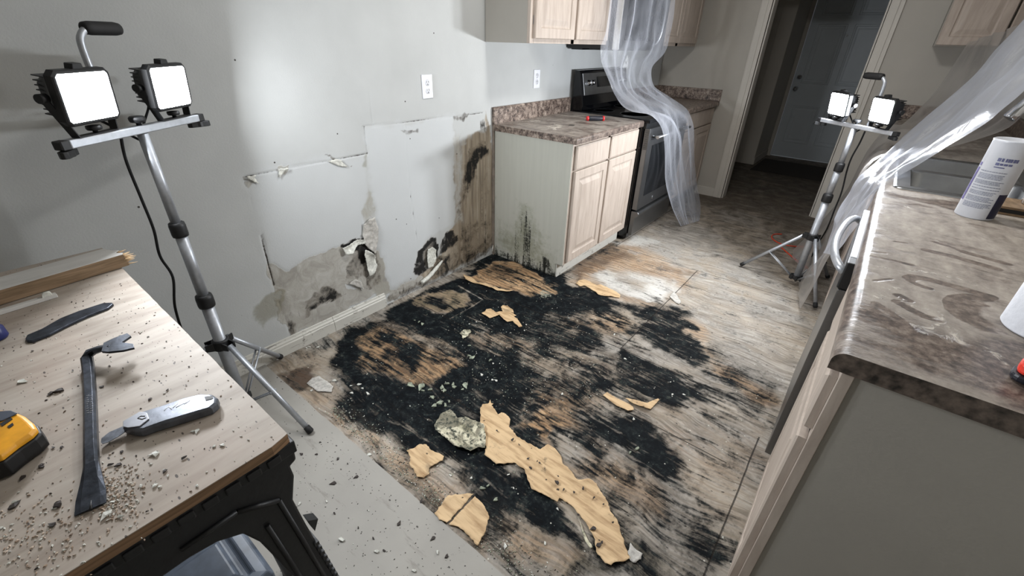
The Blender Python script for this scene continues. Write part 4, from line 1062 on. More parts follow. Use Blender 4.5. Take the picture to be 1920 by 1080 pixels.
cr = thing('countertop', (2.3, -.2, .876), 'long dusty granite-look laminate worktop along the right side', 'countertop')
pr, S_ = counter_profile(XR, 2.636, 1, t=.040, r=.022)
SK = (2.075, 2.485, .055, .835)
sx0 = S_[-2] + (SK[0] - pr[-2, 0]); sx1 = S_[-2] + (SK[1] - pr[-2, 0])
extra = np.concatenate([np.arange(S_[-2], sx0, .0075), np.linspace(sx0, sx1, 52), np.linspace(sx1, S_[-1], 18)[1:]])
ys = np.concatenate([np.arange(-1.372, .055, .0075), np.linspace(.055, .835, 50), np.linspace(.835, 2.612, 80)[1:]])
o, U, V = countertop('worktop_surface', pr, S_, ys, extra, M_LAMD, skip=lambda a, b: (a > sx0) & (a < sx1) & (b > SK[2]) & (b < SK[3]))
A = Field(np.interp(U, S_, pr[:, 0]), V, ('wipe', 'pile', 'dirt', 'thick'))
A.c['thick'] = np.where(np.interp(U, S_, pr[:, 1]) > .9135, .78, .0)
def cp(*p): return [(q.x, q.y) for q in (P(1340 + u / 3, 340 + v / 3, z=.914) for u, v in p)]
A.area(cp((780, 700), (900, 690), (1000, 740), (1250, 820), (1400, 880), (1800, 900), (1800, 1300), (650, 950)), .03, thick=.32)
A.area([(XR, -1.5), (XR + .02, -1.5), (XR + .02, .3), (XR, .3)], .02, thick=.3)
A.area(cp((930, 60), (1400, 120), (1420, 170), (1000, 130)), .04, thick=.35)
for pts_, r_ in (([(1195, 390), (1350, 425), (1585, 492)], .0075), ([(1405, 398), (1500, 425), (1645, 465)], .0065), ([(1230, 340), (1330, 370), (1410, 400)], .003),
                 ([(1095, 548), (1125, 538), (1200, 552), (1380, 600), (1555, 650)], .0075), ([(1100, 562), (1160, 590), (1215, 605)], .004),
                 ([(1530, 662), (1430, 648), (1350, 658), (1325, 685), (1345, 730), (1405, 775)], .007), ([(1530, 700), (1440, 690), (1380, 690)], .003),
                 ([(1040, 645), (1090, 670)], .006), ([(1030, 680), (1100, 720), (1180, 760), (1260, 782)], .006),
                 ([(910, 690), (980, 730), (1070, 800)], .005), ([(800, 715), (900, 740), (1010, 800)], .004), ([(890, 425), (1000, 445), (1110, 472)], .004),
                 ([(880, 395), (960, 405)], .003), ([(1020, 340), (1075, 348)], .003), ([(1000, 550), (900, 560)], .002)):
    A.line(cp(*pts_), r_ * 1.7, .005, 1.0, wipe=1.35)
A.area(cp((1340, 660), (1530, 670), (1510, 760), (1700, 880), (1500, 850), (1400, 790)), .012, wipe=.75)
for pts_, r_ in (([(890, 480), (1000, 490), (1080, 500), (1250, 520), (1400, 560), (1550, 610)], .008), ([(930, 655), (960, 615), (1080, 590)], .007),
                 ([(1020, 640), (1110, 700), (1200, 720), (1270, 740), (1290, 780)], .006), ([(1180, 850), (1290, 790), (1340, 840), (1380, 900)], .012),
                 ([(1160, 830), (1300, 880), (1450, 930), (1560, 960)], .014), ([(800, 705), (850, 720)], .004), ([(1200, 960), (1260, 1010)], .006), ([(1500, 900), (1600, 990), (1640, 1040)], .008),
                 ([(1060, 140), (1200, 170), (1280, 200)], .006), ([(1200, 325), (1300, 350)], .003)):
    A.line(cp(*pts_), r_ * .7, r_ * 1.0, .9, pile=.7)
for a in ((1062, 166), (1150, 215), (1180, 205), (1210, 232), (1540, 343), (1165, 195), (1220, 245)): A.line(cp(a, (a[0] + 14, a[1] + 3)), .002, .003, dirt=1.0)
A.write(o.data, 'stain_a', ('wipe', 'pile', 'dirt', 'thick')); o.parent = cr; o.matrix_parent_inverse = world_mat(cr).inverted()
mb = MB(); mb.add([(a, -1.372, b) for a, b in pr] + [(2.636, -1.372, .874)], [tuple(range(len(pr) + 1))]); mb.build('end_strip', simple('dark_laminate_end', (70, 62, 56), .45, 0, .55, 60), cr)
mb = MB().box(XR + .003, 2.62, -1.371, .04, .875, .886); mb.build('worktop_core', M_LAM, cr)
mb = MB().box(2.618, 2.643, -1.372, 2.592, .9145, 1.015); mb.build('backsplash', M_LAM, cr, .002)
mb = MB().box(XR + .002, 2.643, 2.593, 2.617, .9145, 1.015); mb.build('backsplash', M_LAM, cr, .002)

# sink: rim and two bowls
sk = thing('kitchen_sink', (2.28, .445, .914), 'double-bowl stainless sink set into the right worktop', 'sink')
def rr(x0, x1, y0, y1, z, r, n=6):
    out = []
    for cx, cy, a0 in ((x1 - r, y0 + r, -90), (x1 - r, y1 - r, 0), (x0 + r, y1 - r, 90), (x0 + r, y0 + r, 180)):
        for k in range(n + 1):
            a = R(a0 + 90 * k / n); out.append(Vector((cx + r * math.cos(a), cy + r * math.sin(a), z)))
    return out
bowls = ((2.105, 2.46, .085, .425), (2.105, 2.46, .468, .808))
mb = MB()
mb.loft([rr(2.052, 2.512, .032, .858, .9142, .03), rr(2.054, 2.510, .034, .856, .919, .03), rr(2.062, 2.502, .042, .848, .9205, .028)], caps=False)
# deck between bowls: strips
zt = .9195
for x0, x1, y0, y1 in ((2.060, 2.105, .04, .85), (2.46, 2.504, .04, .85), (2.105, 2.46, .04, .085), (2.105, 2.46, .425, .468), (2.105, 2.46, .808, .85)): mb.box(x0, x1, y0, y1, zt - .004, zt)
mb.build('rim', M_STEEL, sk)
for x0, x1, y0, y1 in bowls:
    mb = MB(); mb.loft([rr(x0, x1, y0, y1, zt - .001, .012), rr(x0 + .004, x1 - .004, y0 + .004, y1 - .004, zt - .008, .045), rr(x0 + .012, x1 - .012, y0 + .012, y1 - .012, zt - .15, .06), rr(x0 + .04, x1 - .04, y0 + .04, y1 - .04, zt - .185, .06), rr(x0 + .15, x1 - .15, y0 + .15, y1 - .15, zt - .188, .02)], caps=False)
    mb.add([v for v in rr(x0 + .15, x1 - .15, y0 + .15, y1 - .15, zt - .188, .02)], [tuple(range(28))])
    bo = mb.build('bowl', M_STEEL, sk)
    mb = MB(); mb.lathe([(.02, -.002), (.042, 0), (.044, .003), (.035, .004), (.02, .001)], ((x0 + x1) / 2, (y0 + y1) / 2, zt - .188), 24); mb.build('drain', M_CHROME, bo)
fa = thing('faucet', (2.56, .40, .914), 'pull-down chrome faucet behind the sink', 'faucet')
mb = MB(); mb.lathe([(.03, .0005), (.03, .008), (.022, .014), (.019, .05), (.017, .12)], (2.565, .40, .914), 28); mb.build('base', M_CHROME, fa)
MB().tube(smooth_path([(2.565, .40, 1.03), (2.565, .40, 1.25), (2.545, .395, 1.34), (2.48, .385, 1.385), (2.41, .37, 1.36), (2.365, .36, 1.30), (2.35, .355, 1.265)], 8), .0125, 18).build('spout', M_CHROME, fa)
MB().tube([(2.352, .356, 1.275), (2.345, .353, 1.262), (2.332, .346, 1.225), (2.308, .332, 1.172), (2.306, .331, 1.168)], [.0125, .016, .0175, .0215, .018], 24).build('spray_head', M_CHROME, fa)
MB().tube([(2.565, .42, .99), (2.565, .46, 1.0), (2.545, .50, 1.05)], [.011, .008, .006], 12).build('lever', M_CHROME, fa)

# wall cabinets over the right run
u3 = thing('wall_cabinet', (2.2, 2.46, 1.415), 'maple wall cabinet on the end wall right of the doorway', 'cabinet', 'maple wall cabinets')
MB().box(2.04, 2.37, 2.32, 2.617, 1.415, 2.2).build('carcass', M_SIDE2, u3)
front('door', u3, (2.045, 2.319, 1.423), (1, 0, 0), (0, -1, 0), .318, .74)
u4 = thing('wall_cabinet', (2.5, 1.4, 1.415), 'maple wall cabinet above the sink, edge-on behind plastic', 'cabinet', 'maple wall cabinets')
MB().box(2.392, 2.642, 1.15, 2.615, 1.415, 2.2).build('carcass', M_SIDE2, u4)
for y0 in (1.17, 1.75): front('door', u4, (2.391, y0, 1.425), (0, 1, 0), (-1, 0, 0), .55, .74)

# ------------------------------------------------------------------ things on the right worktop
cn = thing('wipes_canister', (2.272, -.195, .914), 'tall white canister with purple and navy printed label by the sink', 'canister')
cc_ = Vector((2.272, -.195, .9145)); cr_ = .049
mb = MB(); mb.lathe([(0, .001), (cr_ - .002, .0), (cr_, .003), (cr_, .236), (cr_ + .001, .24), (cr_ - .003, .243), (cr_ - .004, .236), (0, .235)], cc_, 48); mb.build('body', simple('satin_white_can', (206, 209, 216), .28, 0, .02), cn)
def patch(mb, a0, a1, z0, z1, off=.0004, sk_=0.0):
    n = max(2, int(abs(a1 - a0) / 5)); lo = []; hi = []
    for k in range(n + 1):
        a = R(a0 + (a1 - a0) * k / n); d = Vector((math.cos(a), math.sin(a), 0)) * (cr_ + off)
        lo.append(cc_ + d + Vector((0, 0, z0))); a = R(a0 + sk_ + (a1 - a0) * k / n); d = Vector((math.cos(a), math.sin(a), 0)) * (cr_ + off); hi.append(cc_ + d + Vector((0, 0, z1)))
    mb.add(lo + hi, [(i, i + 1, n + 2 + i, n + 1 + i) for i in range(n)])
# camera sees the can from azimuth about -100 degrees
AZ = -99
mb = MB(); patch(mb, AZ - 80, AZ - 62, .05, .155); patch(mb, AZ - 80, AZ - 62, .16, .17); lb = mb.build('purple_label_band', simple('purple_print', (96, 88, 140), .4, 0, .15, 40), cn)
mb = MB(); patch(mb, AZ + 38, AZ + 78, .006, .085, sk_=0); mb.build('navy_label_corner', simple('navy_print', (26, 28, 56), .4), cn)
mb = MB(); rnd = random.Random(3); z = .148
while z > .028:
    blk = rnd.choice((1, 3, 4))
    for _ in range(blk):
        a = AZ - 52
        end = AZ + 26 + rnd.uniform(-12, 6)
        while a < end:
            w_ = rnd.uniform(3, 9); patch(mb, a, min(a + w_, end), z, z + .0022, .0006); a += w_ + 1.2
        z -= .0042
    z -= .004
mb.build('small_print', simple('grey_print', (126, 130, 146), .5), cn)
mb = MB()
for a, b, z0, z1 in ((-18, -9, .182, .192), (-7, -1, .182, .192), (3, 8, .182, .192), (9, 14, .182, .192), (15, 21, .182, .192), (23, 30, .182, .192), (31, 37, .182, .192), (-18, -8, .170, .178), (-6, 2, .171, .177), (4, 14, .171, .177), (16, 26, .171, .177), (-18, 10, .163, .166)):
    patch(mb, AZ + a, AZ + b, z0, z1, .0006)
mb.build('heading_print', simple('blue_grey_print', (92, 96, 132), .5), cn)

pt = thing('paper_towel_roll', (2.31, -1.03, .914), 'white paper towel roll standing upright on the right worktop', 'paper towel roll')
c_ = Vector((2.318, -1.035, .9145)); rad = .066; mb = MB(); mb.lathe([(.022, 0), (rad - .003, 0), (rad, .004), (rad, .274), (rad - .003, .278), (.022, .278)], c_, 56); mb.build('paper_roll', M_TOWEL, pt)
mb = MB(); mb.lathe([(.0215, .001), (.0215, .277), (.019, .277), (.019, .001), (.0215, .001)], c_, 28); mb.build('cardboard_core', simple('cardboard', (150, 118, 84), .8), pt)
mb = MB(); 
tp = thing('tape_measure', (2.28, -1.25, .914), 'red and navy hand tool cut off by the right edge of the picture', 'hand tool')
q0 = P(1890, 706, z=.920); ex = Vector((.97, -.24, 0)).normalized(); ey = Vector((.24, .97, 0)).normalized()
def rbx(mb, o, w_, d_, z0, z1, r):
    pts = []
    for cx, cy, a0 in ((w_ - r, r, -90), (w_ - r, d_ - r, 0), (r, d_ - r, 90), (r, r, 180)):
        for k in range(5):
            a = R(a0 + 22.5 * k); pts.append(o + ex * (cx + r * math.cos(a)) + ey * (cy + r * math.sin(a)) + Vector((0, 0, z0 - o.z)))
    mb.prism(pts, (0, 0, z1 - z0))
mb = MB(); rbx(mb, q0, .085, .05, .9155, .928, .016); mb.build('lower_case', M_NAVY, tp, .004)
mb = MB(); rbx(mb, q0 + ex * .003 + ey * .003, .079, .044, .9285, .948, .014); mb.build('upper_case', simple('bright_red_case', (222, 60, 44), .35), tp, .005)

sc = thing('steel_cup', (2.42, .02, .914), 'shiny steel cup behind the white canister at the right edge', 'cup')
mb = MB(); mb.lathe([(0, .001), (.034, 0), (.038, .004), (.040, .085), (.0385, .085), (.036, .006), (0, .004)], (2.43, -.02, .9425), 36); mb.build('cup_body', M_CHROME, sc)
br = thing('paint_brush', (2.40, -.12, .914), 'wooden slat block with a black middle layer under the steel cup', 'wood block')
for z0, z1, m_, nm in ((.9145, .922, M_SCRAPE, 'lower_slat'), (.9225, .934, M_BLACK, 'black_layer'), (.9345, .942, M_SCRAPE, 'upper_slat')):
    MB().box(2.335, 2.56, -.11, .04, z0, z1).build(nm, m_, br, .001)
br.name = 'wood_block'
sd = thing('screwdriver_grip', (.385, .636, .914), 'short red and black rubber tool grip lying on the small left worktop', 'tool handle')
a = P(1100, 222, z=.931); b = P(1133, 222, z=.931); d = (b - a).normalized()
mb = MB(); mb.tube([a + d * .012, a + d * .02, b - d * .02, b - d * .012], [.013, .0155, .0155, .013], 18); mb.build('rubber_sleeve', M_NAVY, sd)
mb = MB(); mb.tube([a - d * .003, a, a + d * .012], [.008, .014, .0158], 18); mb.tube([b - d * .014, b - d * .002, b + d * .001], [.0162, .0162, .009], 18); mb.build('red_ends', M_RED, sd)

# ------------------------------------------------------------------ work bench: plywood top on a plastic sawhorse
TZ = .80; TX1 = 1.338; TY1 = -2.056
tb = thing('plywood_worktop', (.8, -2.5, .782), 'dusty plywood sheet laid as a work table over the black sawhorse', 'plywood sheet')
e = [(x, TY1 + .0015 * mn.noise((x * 20, 1, 2))) for x in np.linspace(.20, TX1 - .008, 40)]
pts = [(.20, -2.95)] + [(TX1, -2.95), (TX1, TY1 - .03), (TX1 - .006, TY1 - .006)] + e[::-1]
mb = MB(); mb.prism([(x, y, .780) for x, y in pts], (0, 0, .0185)); mb.build('sheet_edge', M_TEDGE, tb)
mb = MB(); mb.prism([(x, y, .7986) for x, y in pts], (0, 0, .0014)); mb.build('sheet_face', M_TABLE, tb)
sh = thing('sawhorse', (1.2, -2.5, 0), 'black plastic folding sawhorse carrying the near edge of the plywood', 'sawhorse')
def saw_profile(sx, flip=False):
    pr_ = [(-2.049, .752), (-2.051, .722), (-2.064, .716), (-2.063, .69), (-2.078, .64), (-2.072, .56), (-2.045, .30), (-2.012, .0), (-2.085, .0), (-2.112, .40), (-2.148, .60), (-2.165, .645), (-2.199, .665), (-2.237, .672), (-2.30, .672)]
    full = pr_ + [(-5.0 - y, z) for y, z in pr_[::-1]]
    return [(sx(z), y, z) for y, z in full]
Xn = lambda z: 1.318 + (.752 - z) * .05
Xf = lambda z: 1.215 - (.752 - z) * .30
for X_, dx in ((Xn, -.045), (Xf, .035)):
    mb = MB(); mb.prism(saw_profile(X_), (dx, 0, 0)); fr_ = mb.build('side_frame', M_SAW, sh, .004)
    if X_ is Xn:
        mb = MB()
        for a, b in (((-2.10, .665), (-2.16, .70)), ((-2.10, .665), (-2.065, .30)), ((-2.13, .63), (-2.10, .30)), ((-2.16, .70), (-2.24, .70))):
            p_, q_ = Vector((Xn(a[1]) + .002, a[0], a[1])), Vector((Xn(b[1]) + .002, b[0], b[1])); mb.tube([p_, q_], .0045, 8)
        for k in range(22):
            z0 = .50 - k * .018; yo = np.interp(z0, [.0, .30, .56], [-2.012, -2.045, -2.072]); mb.box(Xn(z0) - .03, Xn(z0) + .004, yo - .006, yo + .003, z0 - .005, z0 + .005)
        mb.prism([(Xn(.55), -2.068, .57), (Xn(.55), -2.050, .555), (Xn(.55), -2.062, .53)], (-.02, 0, 0))
        mb.build('moulded_ribs', M_SAW, fr_)
mb = MB().box(1.19, 1.334, -2.95, -2.05, .754, .7795)
for k in range(26): mb.box(1.334, 1.338, -2.10 - k * .032, -2.078 - k * .032, .757, .772)
mb.build('top_rail', M_SAW, sh, .002)
tc = thing('tool_case', (1.2, -2.2, 0), 'grey plastic case lid standing under the bench behind the sawhorse leg', 'tool case')
def case_loop(i, z): return [Vector(p) for p in ((.98 + i, -2.45 + i, z), (1.20 - i, -2.45 + i, z), (1.20 - i, -2.13 - i, z), (.98 + i, -2.13 - i, z))]
mb = MB(); mb.loft([case_loop(.01, .001), case_loop(0, .02), case_loop(0, .29), case_loop(.006, .30)], smooth=False); mb.build('case_body', M_GREYP, tc, .01)
mb = MB(); mb.loft([case_loop(0, .302), case_loop(0, .325), case_loop(.006, .335), case_loop(.03, .336), case_loop(.036, .326), case_loop(.05, .326), case_loop(.056, .334), case_loop(.06, .334)], smooth=False); mb.build('lid', M_GREYP, tc, .004)

# scrap boards on the bench
sb = thing('scrap_board', (.35, -2.3, TZ), 'thick white-painted board with a splintered end on the bench', 'board')
f0, f1 = P(0, 572, z=TZ + .002), P(243, 497, z=TZ + .002); d = (f1 - f0).normalized(); s = Vector((-d.y, d.x, 0)); s = s if s.x < 0 else -s
th = .034; wd = .085; L = (f1 - f0).length
def brk(k, zz): return L + .014 * mn.noise((k * 60, zz * 50, 9)) - .03 * max(0, k - .035) / wd
loops = []
ks = np.linspace(0, wd, 14)
mb = MB()
bot = [f0 - d * .3] + [f0 + d * brk(k, 0) + s * k for k in ks] + [f0 - d * .3 + s * wd]
top = [f0 - d * .3 + Vector((0, 0, th))] + [f0 + d * (brk(k, 1) - .004) + s * k + Vector((0, 0, th)) for k in ks] + [f0 - d * .3 + s * wd + Vector((0, 0, th))]
mb.loft([bot, top], smooth=False, caps=False); mb.add(bot, [tuple(range(len(bot)))]); mb.build('raw_wood', M_SCRAPE, sb)
mb = MB(); mb.prism([p + Vector((0, 0, .0004)) for p in top], (0, 0, .0012)); mb.build('painted_face', M_SCRAPB, sb)
mb = MB(); r2_ = random.Random(5)
for k in range(26):
    q = f0 + d * (L - .006) + s * r2_.uniform(0, .035) + Vector((0, 0, r2_.uniform(.004, th)))
    e_ = q + d * r2_.uniform(.012, .03) + s * r2_.uniform(-.004, .004) + Vector((0, 0, r2_.uniform(-.004, .004)))
    mb.tube([q, (q + e_) / 2, e_], [.0022, .0016, .0003], 5)
mb.build('splinters', simple('fresh_splinter', (226, 196, 156), .7), sb)
st = thing('wood_strip', (.47, -2.25, TZ), 'thin grey wood strip lying beside the thick scrap board', 'wood strip')
a = P(-60, 603, z=TZ + .006); b = P(106, 552, z=TZ + .006); dd = (b - a).normalized(); ss = Vector((-dd.y, dd.x, 0))
mb = MB(); mb.loft([[q + ss * x + Vector((0, 0, z)) for x, z in ((-.007, -.0055), (.007, -.0055), (.007, .004), (-.007, .004))] for q in (a, b - dd * .03, b)], smooth=False); mb.build('strip', M_SCRAPB, st, .001)
mb = MB(); q = b - dd * .016; mb.loft([[q + ss * x * k + dd * y * k + Vector((0, 0, z)) for x, y in ((-.007, -.01), (.007, -.008), (.006, .01), (-.007, .008))] for z, k in ((.0042, 1), (.012, .8), (.014, .4))], smooth=False); mb.build('broken_tip', M_CHIP, st)

# flat pry blade
fp = thing('flat_pry_blade', (.6, -2.2, TZ), 'slim dark steel pry blade lying on the bench left of the claw bar', 'pry bar')
def tp_(u, v, z=TZ): return P(u, v, z=z)
ol = [(49, 638), (52, 632), (80, 620), (115, 600), (150, 586), (196, 571), (212, 570), (214, 573), (205, 580), (165, 596), (130, 612), (95, 630), (62, 643), (52, 643)]
mb = MB(); lo = [tp_(u, v, TZ + .0008) for u, v in ol]; cen = sum(lo, Vector()) / len(lo)
mb.loft([lo, [p + Vector((0, 0, .003)) for p in lo], [p + (cen - p) * .02 + Vector((0, 0, .0055)) for p in lo]], smooth=False); mb.build('blade', M_IRON, fp, .001)

# claw bar
pb = thing('pry_bar', (1.0, -2.25, TZ), 'blue-black forged claw bar with forked curved end, in the middle of the bench', 'pry bar')
cl_ = [(170, 955, .0026, .0170, .0012), (171, 930, .003, .0166, .0020), (172, 900, .0048, .0125, .0036), (172, 872, .0068, .0088, .0062), (171, 840, .0078, .0085, .0072), (170, 780, .008, .0085, .0075),
       (169, 740, .008, .0085, .0075), (167, 705, .009, .0086, .0076), (165, 686, .012, .0088, .0078), (163, 672, .017, .0090, .0076)]
path = [(P(u, v, z=TZ + zz), w_, h_) for u, v, zz, w_, h_ in cl_]
tipc = P(250, 643, z=TZ + .036)
b0 = path[-1][0]
hook = [(P(168, 662, z=TZ + .022), .0092, .0072), (P(182, 656, z=TZ + .028), .0098, .0062), (P(205, 650, z=TZ + .033), .0108, .0048), (P(214, 648, z=TZ + .036), .0112, .0036)]
path += hook
mb = MB(); loops = []
up = Vector((0, 0, 1))
for i, (p_, w_, h_) in enumerate(path):
    t_ = (path[min(i + 1, len(path) - 1)][0] - path[max(i - 1, 0)][0]).normalized(); s_ = t_.cross(up).normalized(); n_ = s_.cross(t_)
    if i >= 10: tw = min(1, (i - 9) / 4) * R(24)
    else: tw = 0
    s2 = s_ * math.cos(tw) + n_ * math.sin(tw); n2 = s2.cross(t_)
    loops.append([p_ + s2 * w_ * a + n2 * h_ * b for a, b in ((-1, -.55), (-.62, -1), (.62, -1), (1, -.55), (1, .55), (.62, 1), (-.62, 1), (-1, .55))])
mb.loft(loops, smooth=False)
cz = TZ + .036
oc = [P(u, v, z=cz) for u, v in ((196, 646), (215, 637), (240, 628), (247, 633), (234, 642), (230, 645), (236, 646), (251, 648), (253, 655), (232, 660), (205, 663), (192, 662))]
mb.loft([oc, [p + Vector((0, 0, .0045)) for p in oc]], smooth=False)
bar_ = mb.build('bar', M_IRON, pb, .0008)
mb = MB(); q = P(170, 955, z=TZ + .005); q2 = P(171, 938, z=TZ + .0056); mb.tube([q + Vector((.001, 0, 0)), q2], [.0022, .0004], 6); mb.build('nail_slot', M_DARK, bar_)
mb = MB(); r3 = random.Random(8)
for k in range(9):
    v_ = 742 + k * 4.0; 
    for kk in range(2):
        uu = 162 + kk * 7 + r3.uniform(-1, 1); a = P(uu, v_, z=TZ + .01565); b = P(uu + r3.uniform(3, 6), v_ - 1, z=TZ + .01565); mb.tube([a, b], .0004, 4)
mb.build('worn_paint_marks', M_WHITE, bar_)

# utility knife
uk = thing('utility_knife', (1.12, -2.17, TZ), 'grey metal utility knife with blade out, partly under the claw bar', 'knife')
ol = [(229, 800), (231, 790), (262, 772), (305, 758), (345, 744), (378, 737), (398, 738), (408, 745), (407, 754), (396, 763), (350, 778), (305, 792), (282, 799), (262, 806), (250, 806)]
ZK = TZ + .0175
top = [P(u, v, z=ZK) for u, v in ol]; cen = sum(top, Vector()) / len(top)
def shr(ps, k, dz): return [p + (cen - p).normalized() * k + Vector((0, 0, dz)) for p in ps]
mb = MB(); mb.loft([shr(top, .0025, -.0165), shr(top, .0, -.0145), shr(top, .0, -.004), shr(top, .0022, -.0012), shr(top, .0050, 0)], smooth=False); kb = mb.build('handle', M_ZINC, uk, .0012)
ol = [(231, 791), (262, 773), (276, 775), (280, 786), (262, 800), (240, 803), (231, 801)]
mb = MB(); l_ = [P(u, v, z=ZK + .0004) for u, v in ol]; mb.loft([l_, [p + Vector((0, 0, .0015)) for p in l_]], smooth=False); mb.build('nose_cap', simple('light_zinc', (150, 152, 158), .35, .6), uk, .0006)
bl = [(240, 806), (222, 818), (202, 829), (192, 832), (189, 829), (190, 822), (205, 810), (231, 799)]
mb = MB(); l_ = [P(u, v, z=TZ + .0085) for u, v in bl]; mb.prism([p + Vector((0, 0, -.001)) for p in l_], (0, 0, .001)); mb.build('blade', M_BLADE, uk)
mb = MB()
for pts_ in ([(383, 744), (398, 742), (400, 747), (386, 751)],):
    mb.prism([P(u, v, z=ZK + .0003) for u, v in pts_], (0, 0, .0004))
mb.build('hanging_slot', M_DARK, kb)
mb = MB()
for (u0, v0, u1, v1) in ((258, 784, 264, 780), (264, 780, 272, 780), (266, 786, 274, 783), (258, 784, 266, 786)): mb.tube([P(u0, v0, z=ZK + .0022), P(u1, v1, z=ZK + .0022)], .0006, 5)
mb.build('lock_button', M_DARK, uk)
mb = MB()
for (u0, v0, u1, v1) in ((308, 770, 316, 762), (316, 762, 322, 768), (324, 765, 333, 757), (330, 764, 345, 756), (345, 758, 356, 751)): mb.tube([P(u0, v0, z=ZK + .0001), P(u1, v1, z=ZK + .0001)], .0006, 5)
mb.build('worn_lettering', M_WHITE, kb)

# yellow tape measure
tm = thing('tape_measure', (.93, -2.34, TZ), 'yellow and black tape measure at the left edge of the bench', 'tape measure')
ol = [(-60, 772), (0, 766), (20, 766), (48, 776), (66, 790), (72, 803), (60, 815), (30, 835), (0, 858), (-60, 880)]
zt = TZ + .040
top = [P(u, v, z=zt) for u, v in ol]; cen = sum(top, Vector()) / len(top)
mb = MB(); mb.loft([shr(top, .004, -.039), shr(top, .0, -.036), shr(top, .0, -.012), shr(top, .002, -.010)], smooth=False); mb.build('rubber_case', M_BLACK, tm, .003)
mb = MB(); mb.loft([shr(top, .003, -.0098), shr(top, .003, -.003), shr(top, .008, 0)], smooth=False); yc = mb.build('yellow_cover', M_YEL, tm, .002)
gl = [(-50, 780), (0, 772), (22, 771), (34, 776), (5, 790), (-40, 800)]
mb = MB(); l_ = [P(u, v, z=zt + .0004) for u, v in gl]; mb.loft([l_, [p + Vector((0, 0, .002)) for p in l_]], smooth=False); mb.build('grey_grip', simple('slate_grip', (64, 70, 82), .5), yc, .001)
for pts_ in ([(0, 795), (20, 783), (24, 786), (4, 800)], [(14, 800), (24, 793), (26, 797), (18, 803)]):
    mb = MB(); mb.prism([P(u, v, z=zt + .0002) for u, v in pts_], (0, 0, .0008)); mb.build('belt_mark', M_BLACK, yc)
bc_ = thing('blue_cap', (.7, -2.33, TZ), 'dark blue rounded plastic cap at the left edge of the bench', 'cap')
c_ = P(-12, 628, z=TZ + .01); mb = MB(); mb.lathe([(0, -.0095), (.019, -.0095), (.021, -.006), (.020, .014), (.014, .022), (0, .024)], (c_.x, c_.y, TZ + .0105), 28); mb.build('cap_body', simple('deep_blue_plastic', (34, 42, 98), .4), bc_)

# ------------------------------------------------------------------ torn veneer, flaps and crumbs
from mathutils.geometry import delaunay_2d_cdt
def resample(poly, step, jit, rnd):
    out = []
    for (ax, ay), (bx, by) in zip(poly, poly[1:] + poly[:1]):
        n = max(1, int(math.hypot(bx - ax, by - ay) / step))
        for k in range(n):
            t = k / n; j = jit * (0 if k == 0 else 1); out.append((ax + (bx - ax) * t + rnd.uniform(-j, j), ay + (by - ay) * t + rnd.uniform(-j, j)))
    return out
def flake_mesh(name, poly, base, mat, parent=None, step=.007, jit=.0022, curl=.008, bumps=.003, thick=.0012, seed=1, to3=None, mold=None):
    rnd = random.Random(seed); b = resample(poly, step, jit, rnd); n = len(b)
    xs = [p[0] for p in poly]; ys_ = [p[1] for p in poly]; pts = list(b)
    gx = np.arange(min(xs), max(xs), step * 1.1); gy = np.arange(min(ys_), max(ys_), step * 1.1)
    GX, GY = np.meshgrid(gx, gy); sd_ = poly_sd(GX.ravel(), GY.ravel(), b)
    for x, y, s_ in zip(GX.ravel(), GY.ravel(), sd_):
        if s_ > step * .55: pts.append((x + rnd.uniform(-1, 1) * step * .2, y + rnd.uniform(-1, 1) * step * .2))
    r_ = delaunay_2d_cdt([Vector(p) for p in pts], [(i, (i + 1) % n) for i in range(n)], [], 1, 1e-6)
    vs_, fs_ = r_[0], r_[2]
    XY = np.array([(v.x, v.y) for v in vs_]); sdv = poly_sd(XY[:, 0], XY[:, 1], b)
    co = []
    for (x, y), s_ in zip(XY, sdv):
        ed = math.exp(-max(s_, 0) / .012); nz = .5 + .5 * mn.noise((x * 18 + seed * 3, y * 18, seed))
        h = base + ed * curl * nz * nz * 1.6 + bumps * (mn.noise((x * 30, y * 30, seed)) + .6)
        co.append(to3(x, y, h) if to3 else (x, y, h))
    me = bpy.data.meshes.new(name); me.from_pydata([tuple(c) for c in co], [], [tuple(f) for f in fs_]); me.materials.append(mat); me.update()
    bm = bmesh.new(); bm.from_mesh(me); bmesh.ops.recalc_face_normals(bm, faces=bm.faces); bm.to_mesh(me); bm.free()
    me.polygons.foreach_set('use_smooth', [True] * len(me.polygons))
    o = bpy.data.objects.new(name, me); COL.objects.link(o)
    so = o.modifiers.new('thickness', 'SOLIDIFY'); so.thickness = thick; so.offset = 1
    if parent is not None: o.parent = parent; o.matrix_parent_inverse = world_mat(parent).inverted()
    return o

